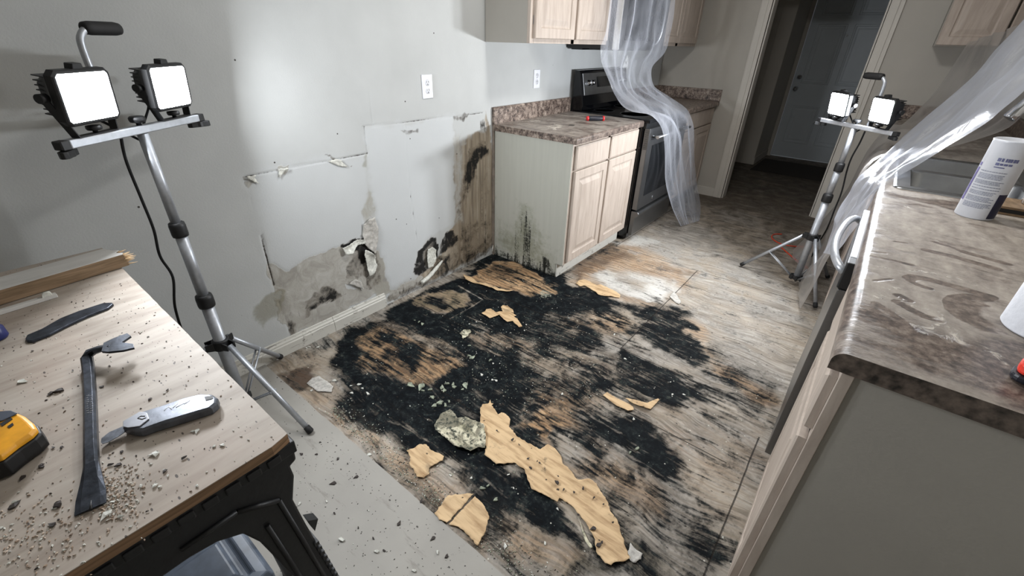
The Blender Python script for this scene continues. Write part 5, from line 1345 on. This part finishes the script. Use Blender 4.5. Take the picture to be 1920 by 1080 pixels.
def m_veneer(name, a, b, dark, crust=0.0):
    g = G(name); n1 = g.noise(1, 7, .6, g.map((7, 42, 1), rot=(0, 0, .28))); sp_ = g.noise(75, 5, .7); bl = g.noise(9, 8, .7, dist=.6)
    c = g.ramp(n1, (.30, a), (.55, b))
    vo = g.n('TexVoronoi', Scale=34, Randomness=1, Vector=g.map((1, 1, .01))); vc = g.n('SeparateColor', Color=g.n('TexVoronoi', _o=1, Scale=34, Randomness=1, Vector=g.map((1, 1, .01))))
    c = g.mix(g.math('MULTIPLY', g.step(g.math('ADD', vo, g.math('MULTIPLY', g.math('SUBTRACT', sp_, .5), .5)), .18, .08), g.step(vc, .78, .8)), c, (44, 36, 30))
    smk = g.noise(7, 8, .65, dist=.6); c = g.mix(g.math('MULTIPLY', g.step(smk, .60, .72), .6), c, (92, 84, 70))
    c = g.mix(g.math('MULTIPLY', g.step(bl, .60 - dark, .70 - dark), .75), c, (70, 66, 54))
    if crust:
        cr1 = g.noise(50, 7, .75); c = g.mix(g.step(cr1, .62 - crust * .2, .50 - crust * .2), c, (58, 62, 54))
    return g.done(c, .65, normal=g.bump(n1, .3, .003), spec=.25)
VEN = m_veneer('pale_veneer', (148, 118, 84), (202, 174, 136), .0)
VEN2 = m_veneer('crusted_veneer', (150, 146, 122), (206, 200, 176), .12, .5)
def zd(*p): return [(880 + u / 3, 720 + v / 3) for u, v in p]
def zc(*p): return [(480 + u / 3, 720 + v / 3) for u, v in p]
def flake(px, label, mat=VEN, base=.003, group=None, cat='veneer flake', **k):
    o = flake_mesh('veneer_flake', FL(*px), base, mat, **k); tag(o, label, cat, group or 'peeled veneer flakes'); return o
flake(zd((62, 150), (75, 122), (105, 118), (118, 100), (124, 118), (135, 122), (125, 135), (160, 180), (180, 168), (205, 180), (230, 210), (222, 245), (260, 295), (330, 345), (400, 372), (440, 350), (480, 375), (515, 415), (530, 460), (580, 515), (610, 548), (680, 548), (715, 570), (735, 610), (780, 680), (790, 730), (830, 780), (850, 850), (880, 930), (905, 985), (880, 1000), (820, 1010), (795, 1030), (760, 1015), (740, 985), (712, 950), (700, 880), (660, 800), (610, 740), (570, 690), (505, 650), (495, 672), (440, 640), (350, 600), (325, 540), (312, 490), (250, 450), (150, 460), (85, 405), (95, 370), (80, 330), (60, 260)),
      'largest strip of peeled tan veneer running across the lower middle of the mouldy floor', seed=2, curl=.012, base=.004)
flake(zc((1005, 250), (1040, 190), (1090, 160), (1120, 185), (1135, 215), (1180, 205), (1240, 225), (1280, 240), (1292, 300), (1290, 375), (1250, 375), (1205, 400), (1170, 380), (1115, 365), (1080, 330), (1010, 275)),
      'grey-green crusted veneer flake touching the upper end of the largest strip', mat=VEN2, seed=3, base=.014)
flake(zc((848, 380), (890, 368), (920, 345), (960, 350), (985, 380), (1030, 395), (1058, 415), (1050, 440), (975, 478), (975, 515), (945, 535), (905, 530), (890, 495), (865, 460), (870, 420)),
      'palm-sized tan veneer flake left of the largest strip, near the vinyl edge', seed=4)
flake(zc((1005, 735), (1060, 660), (1085, 635), (1160, 625), (1225, 628), (1190, 665), (1120, 740), (1075, 790), (1030, 775)), 'left half of the split tan flake at the vinyl edge', seed=5)
flake(zc((1232, 640), (1280, 690), (1312, 750), (1300, 800), (1285, 850), (1245, 918), (1200, 860), (1140, 815), (1085, 795), (1130, 745), (1190, 680)), 'right half of the split tan flake at the vinyl edge', seed=6)
zb = lambda *p: [(960 + u / 3, 440 + v / 3) for u, v in p]
flake(zd((750, 70), (775, 52), (800, 70), (840, 90), (920, 135), (925, 150), (890, 160), (830, 130)), 'short tan veneer strip right of centre, left one of two', seed=7, jit=.001)
flake(zd((875, 88), (930, 95), (1000, 112), (1060, 88), (1068, 95), (1045, 120), (1018, 152), (980, 140), (920, 115)), 'boomerang-shaped tan veneer strip right of centre, beside a short straight one', seed=8, jit=.001)
zA = lambda *p: [(740 + u / 6, 460 + v / 6) for u, v in p]
flake(zA((978, 775), (1020, 745), (1030, 722), (1080, 725), (1140, 765), (1180, 758), (1215, 755), (1195, 705), (1215, 685), (1265, 690), (1330, 735), (1340, 770), (1290, 755), (1370, 800), (1330, 812), (1380, 840), (1410, 880), (1435, 920), (1400, 930), (1350, 890), (1330, 862), (1270, 872), (1220, 835), (1180, 800), (1110, 815), (1070, 830), (1030, 805)), 'small bird-shaped pale veneer flake on solid black mould in front of the cabinet', seed=9, jit=.0015, step=.006)
zE = lambda *p: [(1040 + u / 6, 440 + v / 6) for u, v in p]
flake(zE((235, 555), (280, 590), (330, 585), (400, 620), (440, 640), (490, 680), (540, 690), (600, 705), (680, 710), (730, 720), (738, 690), (690, 650), (600, 610), (520, 575), (470, 575), (400, 540), (330, 520), (270, 520)), 'curled tan veneer edge lying right in front of the base cabinet corner', seed=10, jit=.0018)
flake(zA((730, 1000), (790, 965), (845, 958), (862, 985), (820, 1035), (765, 1062), (760, 1030)), 'small pale grey crumpled flake left of the bird-shaped one', mat=VEN2, seed=11, step=.005)
flake(zd((905, 900), (940, 940), (972, 960), (965, 990), (935, 1010), (905, 1000), (890, 960)), 'round grey paper scrap at the lower end of the largest strip', mat=M_GYP, seed=12)
flake(zd((610, 750), (640, 830), (665, 880), (692, 925), (680, 932), (650, 890), (625, 800)), 'narrow curled sliver along the left of the largest strip', mat=VEN2, seed=13, step=.005, jit=.001)
flake(zE((1340, 640), (1380, 700), (1420, 760), (1400, 790), (1350, 760), (1290, 700)), 'whitish peeled patch beside the long floor seam', mat=M_GYP, seed=14, base=.002, curl=.004)
flake([(492 + a / 6 + 0, 560 + b / 6) for a, b in ((500, 960), (560, 900), (640, 880), (700, 920), (800, 990), (780, 1060), (620, 1050))], 'grey paper-like flake left of the brown stain', mat=M_GYP, seed=15, base=.002, curl=.004)
flake(zA((770, 340), (860, 370), (940, 430), (1020, 440), (1180, 500), (1330, 520), (1290, 530), (1160, 520), (1040, 470), (960, 448), (880, 430), (800, 400)), 'long thin pale veneer lip beneath the tan patch by the cabinet', seed=16, jit=.001, step=.006, curl=.012)

# wall flaps
def wallflap(name, pts, x0, mat, **k):
    o = flake_mesh(name, pts, x0, mat, parent=wo, to3=lambda y, z, h: (h, y, z), **k); return o
wallflap('torn_gypsum_flap', zl((600, 672), (620, 680), (640, 700), (645, 735), (630, 765), (618, 780), (610, 760), (606, 735), (600, 715), (592, 690)), .004, M_CHIP, seed=21, curl=.02, bumps=.004, step=.006)
wallflap('torn_gypsum_flap', zl((592, 575), (618, 550), (640, 545), (652, 590), (650, 640), (640, 688), (615, 668), (598, 650), (590, 615)), .002, M_GYP, seed=22, curl=.008, bumps=.006, step=.006)
wallflap('torn_gypsum_flap', zl((508, 665), (540, 650), (570, 632), (596, 632), (604, 645), (580, 652), (560, 660), (545, 680), (520, 690)), .002, M_CHIP, seed=23, curl=.018, step=.006)
wallflap('torn_gypsum_flap', zl((848, 672), (866, 662), (880, 672), (880, 705), (868, 738), (850, 745), (843, 715)), .006, M_CHIP, seed=24, curl=.012, step=.006)
wallflap('torn_gypsum_flap', zl((535, 808), (560, 790), (585, 800), (595, 830), (560, 815)), .002, M_GYP, seed=25, curl=.012, step=.006)
wallflap('torn_gypsum_flap', zl((128, 380), (168, 378), (160, 385), (178, 412), (150, 398), (132, 392)), .001, M_CHIP, seed=26, curl=.008, step=.006)
wallflap('torn_gypsum_flap', zl((255, 352), (300, 347), (285, 360), (270, 378), (262, 390), (258, 370)), .001, M_CHIP, seed=27, curl=.006, step=.006)
wallflap('torn_gypsum_flap', zl((450, 322), (480, 315), (505, 318), (520, 336), (535, 345), (500, 342), (470, 330)), .001, M_CHIP, seed=28, curl=.008, step=.006)
mb = MB(); a = zl((822, 802), (850, 780), (880, 745), (905, 715)); mb.tube(smooth_path([(.012, y, max(z, .012)) for y, z in a], 5), [.010, .013, .012, .014, .013, .013, .012, .014, .011, .012, .013, .01, .009, .008, .007, .004], 10)
o = mb.build('torn_plaster_strip', M_CHIP, wo)
tc_ = zl((1126, 650), (1130, 670))
mb = MB(); q = P(928, 458, x=.03); mb.tube([q + Vector((0, -.03, -.05)), q + Vector((.004, -.03, -.02)), q + Vector((.0, -.02, 0))], [.006, .004, .001], 6); mb.build('torn_plaster_strip', M_CHIP, wo)

# countable chips
def chip_mesh(name, r, seed, mat):
    rnd = random.Random(seed); n = 7; lo = []; hi = []
    for k in range(n):
        a = 2 * math.pi * k / n; q = r * rnd.uniform(.45, 1.1); sx_, sy_ = q * math.cos(a) * 1.4, q * math.sin(a) * .8
        lo.append((sx_, sy_, rnd.uniform(0, .001))); hi.append((sx_ * .9, sy_ * .9, rnd.uniform(.0015, .0035)))
    mb = MB(); mb.loft([[Vector(p) for p in lo], [Vector(p) for p in hi]], smooth=False)
    me = bpy.data.meshes.new(name); me.from_pydata(mb.v, [], mb.f); me.materials.append(mat); me.update(); return me
CH = {k: [chip_mesh('paint_chip', r, i, m) for i, r in enumerate((.004, .006, .008, .005))] for k, m in (('w', M_CHIP), ('g', M_CHIPD), ('k', M_CHIPK))}
MARKS = [(905, 592, 'the bird-shaped flake'), (562, 705, 'the brown floor stain'), (600, 655, 'the broken end of the baseboard'), (1185, 755, 'the two tan strips'), (850, 815, 'the crusted grey-green flake'),
         (790, 860, 'the palm-sized flake'), (870, 965, 'the split tan flake'), (1170, 1040, 'the end of the longest strip'), (1000, 850, 'the middle of the longest strip'), (740, 660, 'the orange patch of bare wood'),
         (850, 560, 'the framed tan patch'), (1262, 580, 'the long floor joint'), (585, 815, 'the near tripod foot'), (550, 870, 'the sawhorse corner'), (690, 950, 'the middle of the vinyl strip'), (800, 1060, 'the bottom end of the vinyl strip'),
         (320, 770, 'the utility knife'), (170, 950, 'the forked end of the claw bar'), (60, 800, 'the yellow tape measure'), (130, 605, 'the slim pry blade'), (245, 640, 'the curved claw'), (530, 815, 'the worn bench corner'), (40, 960, 'the lower left corner'), (950, 700, 'the centre of the black mould')]
ORD = ('nearest', 'second nearest', 'third nearest', 'fourth nearest', 'fifth nearest', 'sixth nearest', 'seventh nearest', 'eighth nearest', 'ninth nearest', 'tenth nearest', 'eleventh nearest', 'twelfth nearest', 'thirteenth nearest', 'fourteenth nearest', 'fifteenth nearest')
CHIPS = {}
def chip(u, v, kind, z, label, group, sc=1.0, rnd=random.Random(11), name='paint_chip'):
    p = P(u, v, z=z); o = bpy.data.objects.new(name, rnd.choice(CH[kind])); COL.objects.link(o)
    o.location = (p.x, p.y, z + .0008); o.rotation_euler = (0, 0, rnd.uniform(0, 6.28)); o.scale = (sc,) * 3
    tag(o, label, 'debris chip', group)
    ok = [m for m in MARKS if (m[0] < 560 and z > .5 and m[2] != 'the sawhorse corner') or (z < .5 and (z < .01 or 'strip' in m[2] and 'longest' in m[2]) and (m[2] in ('the near tripod foot', 'the sawhorse corner', 'the middle of the vinyl strip', 'the bottom end of the vinyl strip')) == (.001 < z < .01) and m[0] > 540)]
    m = min(ok, key=lambda m: math.hypot(m[0] - u, m[1] - v)); CHIPS.setdefault((label, m[2]), []).append((math.hypot(m[0] - u, m[1] - v), len(CHIPS), o)); return o
def label_chips():
    for (lb, mk), l in CHIPS.items():
        l.sort(key=lambda t: t[0])
        for k, t in enumerate(l): t[2]['label'] = lb.split(' lying')[0].split(' among')[0].split(' flaked')[0] + (' on the bench, ' if 'bench' in lb else ' on the strip, ' if 'veneer' in lb else ' on the vinyl, ' if 'vinyl' in lb else ' on the plywood, ') + ORD[min(k, 14)] + ' to ' + mk
LW = 'off-white paint chip lying on the mouldy plywood'; LG = 'grey-green mould crust lying on the black plywood'
for u, v, s_ in ((593, 876 - 160, .9), (607, 716, 1.6), (627, 714, 1.8), (658, 724, 1.2), (660, 737, 1.4), (673, 721, 1.1), (680, 729, 1.5), (690, 739, 2.2), (584, 733, 1.2), (848, 641, .7), (925, 682, 1.0), (937, 682, .8), (903, 703, 1.1), (923, 713, 1.2), (930, 714, 1),
                 (769, 762, .9), (873, 785, .8), (1257, 717, 1.1), (1261, 740, .8), (1282, 740, .8), (1022, 1020, 1.5), (947, 1024, 1), (1355, 1008, .9), (953, 891, 1.3), (963, 916, 1.1), (1045, 955, 1.2), (884, 897, 1.0), (1188, 786, .9), (1054, 739, .9),
                 (1152, 628, 1.6), (1066, 597, 1.3), (766, 558, .8), (775, 556, .9), (880, 608, .8), (893, 604, .9), (987, 609, .9), (983, 620, .9), (580, 651, 1.6), (575, 653, 1.4), (596, 652, 1.9), (1172, 673, .9), (820, 875, 1), (845, 892, 1.3), (680, 865, 1.4), (692, 853, 1.8)):
    chip(u, v, 'w', .0, LW, 'paint chips on the plywood floor', s_)
rg_ = random.Random(21)
for u, v, s_ in ((771, 722, 2.2), (790, 726, 2.6), (793, 733, 1.8), (806, 732, 2.4), (812, 745, 2), (828, 727, 1.6), (838, 720, 2.4), (850, 722, 2.4), (834, 733, 2), (852, 727, 1.8), (874, 723, 2.2), (868, 731, 1.3), (815, 762, 2.2), (826, 757, 2.6), (835, 761, 2.4), (843, 754, 1.8), (880, 668, 2.2), (886, 671, 1.8), (918, 676, 2.2), (785, 604, 1.8), (792, 608, 2.0), (777, 601, 1.2), (905, 917, 2.2), (915, 912, 1.6), (930, 938, 1.6), (1195, 843, 2.6), (1180, 849, 1.6), (880, 649, 2.0)):
    chip(u + rg_.uniform(-1, 1), v, 'g', .0, LG, 'mould crusts on the plywood floor', s_, name='mould_crust')
LK = 'dark splinter lying on the grey vinyl strip'
for u, v, s_ in ((565, 852, .9), (594, 852, 1), (634, 861, 1.1), (625, 907, 1.3), (600, 830, .8), (652, 870, .9), (668, 895, 1), (627, 963, 1.2), (700, 1010, 1.1), (748, 982, 1), (720, 1033, 1.2), (812, 1010, 1), (838, 1044, 1.2), (790, 880 + 60, .9), (672, 990, .9)):
    chip(u, v, 'k', .007, LK, 'splinters on the grey vinyl', s_, name='wood_splinter')
LV = 'off-white chip lying on the grey vinyl strip'
for u, v, s_ in ((613, 941, 1.1), (562, 945, 1.5), (707, 1035, 1.8), (820, 1036, 1.4), (777, 1071, 1.6), (640, 1013, 2.4), (691, 958, .8)):
    chip(u, v, 'w', .007, LV, 'chips on the grey vinyl', s_)
LT = 'dark splinter among the dust on the bench'; LTW = 'white chip among the dust on the bench'
rt = random.Random(31)
for u, v, s_ in ((135, 567, .55), (168, 579, .5), (61, 659, .6), (143, 569, .5), (206, 687, .4), (229, 700, .4), (278, 632, .4), (312, 641, .4), (355, 688, .4), (349, 723, .4), (314, 732, .6), (281, 749, .6), (191, 726, .5), (112, 733, 1.3), (95, 739, .9), (116, 840, .7), (77, 874, .7), (80, 876, .6), (101, 840, .6), (207, 873, .8), (223, 872, .8), (345, 860, .8), (309, 884, .6), (108, 948, 1.1), (27, 949, .8), (98, 985, .6), (276, 960, .4), (229, 848, .4), (273, 827, .4), (43, 797 + 100, .6)):
    chip(u, v, 'k', TZ, LT, 'splinters on the bench', s_, rnd=rt, name='wood_splinter')
for u, v, s_ in ((43, 716, 1.0), (293, 852, 1.0), (290, 852, .8), (362, 810, .7), (370, 800 + 9, .6), (418, 835, .7), (402, 838, .5), (315, 893, .5), (308, 882, .5), (300, 914, .6), (265, 912, .7), (290, 911, .7), (369, 912, .5), (226, 970, .8), (200, 966, .9), (28, 943, .8), (145, 958, .7), (212, 942, .7)):
    chip(u, v, 'w', TZ, LTW, 'chips on the bench', s_, rnd=rt)
# dark crumbs lying on the longest veneer strip
for i_, (a, b) in enumerate(((243, 316), (280, 342), (155, 265), (345, 475), (382, 436), (396, 446), (495, 555), (500, 520), (530, 595), (640, 590), (755, 678), (612, 737), (697, 815), (730, 880), (745, 890), (728, 905), (425, 475), (590, 610), (700, 640), (330, 420))):
    chip(880 + a / 3, 720 + b / 3, 'k', .0105, 'dark crumb lying on the longest veneer strip', 'crumbs on the veneer strip', (1.6, .9, 1.2)[i_ % 3] * (.75 if i_ > 9 else 1), name='dark_crumb')
label_chips()

# uncountable crumbs
def crumbs(name, n, gen, z, mats, label, smin=.0008, smax=.0028, seed=1):
    rnd = random.Random(seed); mb = MB()
    for i in range(n):
        x, y = gen(rnd); r = rnd.uniform(smin, smax); a = rnd.uniform(0, 3.14); zz = z + .0004; mb.cur = rnd.randrange(len(mats))
        q = [Vector((x + r * math.cos(a + k * 1.57) * (1.5 if k % 2 else .8), y + r * math.sin(a + k * 1.57) * (1.5 if k % 2 else .8), zz)) for k in range(4)]
        mb.loft([q, [Vector((x, y, zz)) + (p - Vector((x, y, zz))) * .6 + Vector((0, 0, r * .8)) for p in q]], smooth=False)
    o = mb.build(name, mats); tag(o, label, 'debris', None, 'stuff'); return o
crumbs('gritty_debris', 1300, lambda r: (lambda t: (t, -1.655 + abs(r.gauss(0, .045))))(r.uniform(.5, 1.75)), 0, [M_CHIPD, M_CHIPK, M_CHIP, M_CHIPD], 'gritty crumbs gathered along the edge of the grey vinyl', seed=2)
crumbs('mould_grit', 900, lambda r: (r.gauss(.95, .28), max(-1.45, r.gauss(-.85, .27))), 0, [M_CHIPD, M_CHIPK, M_CHIPD, M_CHIP], 'fine crusty grit scattered over the black mould', .0008, .0024, 3)
crumbs('vinyl_grit', 350, lambda r: (r.uniform(.62, 1.6), r.uniform(-2.05, -1.72)), .007, [M_CHIPK, M_CHIPK, M_CHIP], 'fine dark grit scattered over the grey vinyl', .0006, .002, 4)
def tgen(r):
    c = P(r.gauss(215, 30), r.gauss(930, 32), z=TZ) if r.random() < .6 else P(r.gauss(60, 60), r.gauss(1000, 40), z=TZ)
    return c.x, min(c.y, TY1 - .01)
crumbs('bench_dust', 650, tgen, TZ, [simple('bench_crumb', (188, 172, 156), .8, 0, .12), M_CHIP, simple('bench_crumb_tan', (156, 136, 118), .8, 0, .12)], 'heap of dry crumbs and dust beside the forked end of the claw bar', .0006, .0019, 5)
def bgen(r): return r.uniform(.5, 1.33), r.uniform(-2.6, TY1 - .005)
crumbs('bench_grit', 500, bgen, TZ, [M_CHIPK, simple('bench_crumb2', (120, 104, 90), .8, 0, .2), M_CHIP], 'fine grit scattered over the plywood bench', .0005, .0018, 6)

# orange extension cord and door mat
fl = [P(u, v, z=.006) for u, v in ((1620, 470), (1560, 462), (1504, 462), (1469, 460), (1452, 450), (1448, 442), (1456, 438), (1466, 440), (1463, 447), (1451, 453), (1473, 471), (1504, 496), (1522, 511), (1562, 520))]
fl = [P(u, v, z=.006) for u, v in ((1560, 466), (1540, 465), (1504, 463), (1470, 459), (1451, 450), (1447, 443), (1453, 439), (1466, 439))]
mb = MB(); mb.tube(smooth_path(fl, 6), .0042, 8)
fl = [P(u, v, z=.006) for u, v in ((1462, 461), (1473, 471), (1492, 487), (1510, 500), (1520, 505), (1532, 509))]
mb.tube(smooth_path(fl, 6), .0042, 8); o = mb.build('extension_cord', M_ORANGE); tag(o, 'orange-red extension cord on the floor behind the farther tripod', 'cord')
mb = MB().box(.80, 1.62, 4.12, 4.95, -.002, .009); o = mb.build('door_mat', simple('dark_door_mat', (50, 46, 42), .9, 0, .2, 200, .5), None, .004); tag(o, 'dark rectangular mat in front of the grey entry door', 'door mat')

# ------------------------------------------------------------------ plastic sheeting
def drape(name, rows, mat, ncol, nsub, amp, seed, freq=9.0):
    """rows: list of (left point, right point, droop); pleated cloth between them"""
    Lp = smooth_path([r[0] for r in rows], nsub); Rp = smooth_path([r[1] for r in rows], nsub); n = len(Lp); vs_, fs_ = [], []
    for i in range(n):
        l, r_ = Lp[i], Rp[i]; ax = (r_ - l); w_ = ax.length; ax.normalize()
        t_ = ((Lp[min(i + 1, n - 1)] + Rp[min(i + 1, n - 1)]) - (Lp[max(i - 1, 0)] + Rp[max(i - 1, 0)])).normalized(); nrm = ax.cross(t_)
        if nrm.length < .05: nrm = Vector((0, 0, 1)).cross(ax)
        nrm.normalize()
        if nrm.dot(CAM - l) < 0: nrm = -nrm
        v_ = i / n
        for j in range(ncol + 1):
            u = j / ncol; e_ = math.sin(math.pi * u) ** .5
            ph = u * freq + .8 * mn.noise((u * 2, v_ * 5, seed)); d_ = math.sin(ph * 2 * math.pi) * .5 + mn.noise((u * 9, v_ * 7, seed + 4)) * 1.5 + .12 * mn.noise((u * 26, v_ * 22, seed + 9))
            vs_.append(l + (r_ - l) * u + nrm * d_ * amp * (.3 + .7 * e_) + ax * amp * .8 * mn.noise((u * 5, v_ * 14, seed + 2)))
    for i in range(n - 1):
        for j in range(ncol): a = i * (ncol + 1) + j; fs_.append((a, a + 1, a + ncol + 2, a + ncol + 1))
    mb = MB(); mb.add(vs_, fs_, True); return mb.build(name, mat)

PL1 = m_plastic('clear_plastic_sheet', (214, 218, 228), .10, 0); PL2 = m_plastic('milky_plastic_sheet', (198, 203, 214), .38, 3); PL3 = m_plastic('thin_plastic_sheet', (190, 186, 182), .16, 6)
rows = [(P(1152, -60, x=.43), P(1270, -60, x=.47)), (P(1147, 0, x=.44), P(1266, 0, x=.49)), (P(1137, 58, x=.44), P(1258, 60, x=.50)), (P(1124, 92, x=.44), P(1248, 98, x=.49)),
        (P(1130, 125, x=.44), P(1222, 128, x=.46)), (P(1146, 165, x=.46), P(1226, 160, x=.48)), (P(1163, 192, x=.54), P(1255, 180, x=.56)), (P(1186, 208, x=.64), P(1284, 200, x=.66)),
        (P(1222, 218, x=.72), P(1296, 220, x=.72)), (P(1241, 245, x=.745), P(1300, 250, x=.745)), (P(1246, 290, x=.755), P(1303, 300, x=.76)), (P(1249, 340, x=.78), P(1308, 350, x=.80)),
        (P(1258, 385, x=.83), P(1313, 388, x=.85)), (P(1276, 424, z=.012), P(1311, 414, z=.012))]
o = drape('plastic_sheet', rows, PL1, 52, 7, .022, 2, 1.7); tag(o, 'clear plastic sheet hanging over the microwave and range down to the floor', 'plastic sheet')
rows = [(P(1990, -60, y=1.15), P(1990, 100, y=.42)), (P(1925, 30, y=1.1), P(1925, 165, y=.32)), (P(1873, 87, y=1.1), P(1870, 212, y=.27)), (P(1826, 143, y=1.05), P(1822, 246, y=.34)), (P(1744, 213, y=1.0), P(1764, 284, y=.42)),
        (P(1690, 262, y=.88), P(1715, 312, y=.34)), (P(1650, 298, y=.60), P(1678, 332, y=.17)), (P(1613, 334, y=.52), P(1650, 348, y=-.01)), (P(1586, 372, y=.5), P(1628, 385, y=-.02)), (P(1566, 405, y=.42), P(1606, 422, y=-.03)),
        (P(1560, 428, y=.36), P(1588, 452, y=0)), (P(1543, 474, y=.34), P(1568, 480, y=.06))]
o = drape('plastic_sheet', rows, PL2, 44, 7, .016, 5, 1.6); tag(o, 'milky plastic sheet sweeping from upper right onto the worktop edge', 'plastic sheet')
rows = [(P(1815, 80, y=2.2), P(1935, 40, y=1.3)), (P(1770, 150, y=2.15), P(1935, 130, y=1.1)), (P(1722, 206, y=2.08), P(1935, 190, y=1.0)), (P(1690, 235, y=2.0), P(1880, 245, y=.98)), (Vector((1.98, 1.95, .93)), Vector((2.2, 1.0, .93))),
        (Vector((1.93, 1.85, .80)), Vector((1.97, .62, .90))), (Vector((1.90, 1.75, .55)), Vector((1.955, .55, .55))), (Vector((1.82, 1.65, .25)), Vector((1.94, .56, .28))), (Vector((1.72, 1.58, .02)), Vector((1.92, .60, .02)))]
o = drape('plastic_sheet', rows, PL3, 44, 7, .02, 9, 2.2); tag(o, 'thin see-through plastic sheet hanging over the far right worktop to the floor', 'plastic sheet')
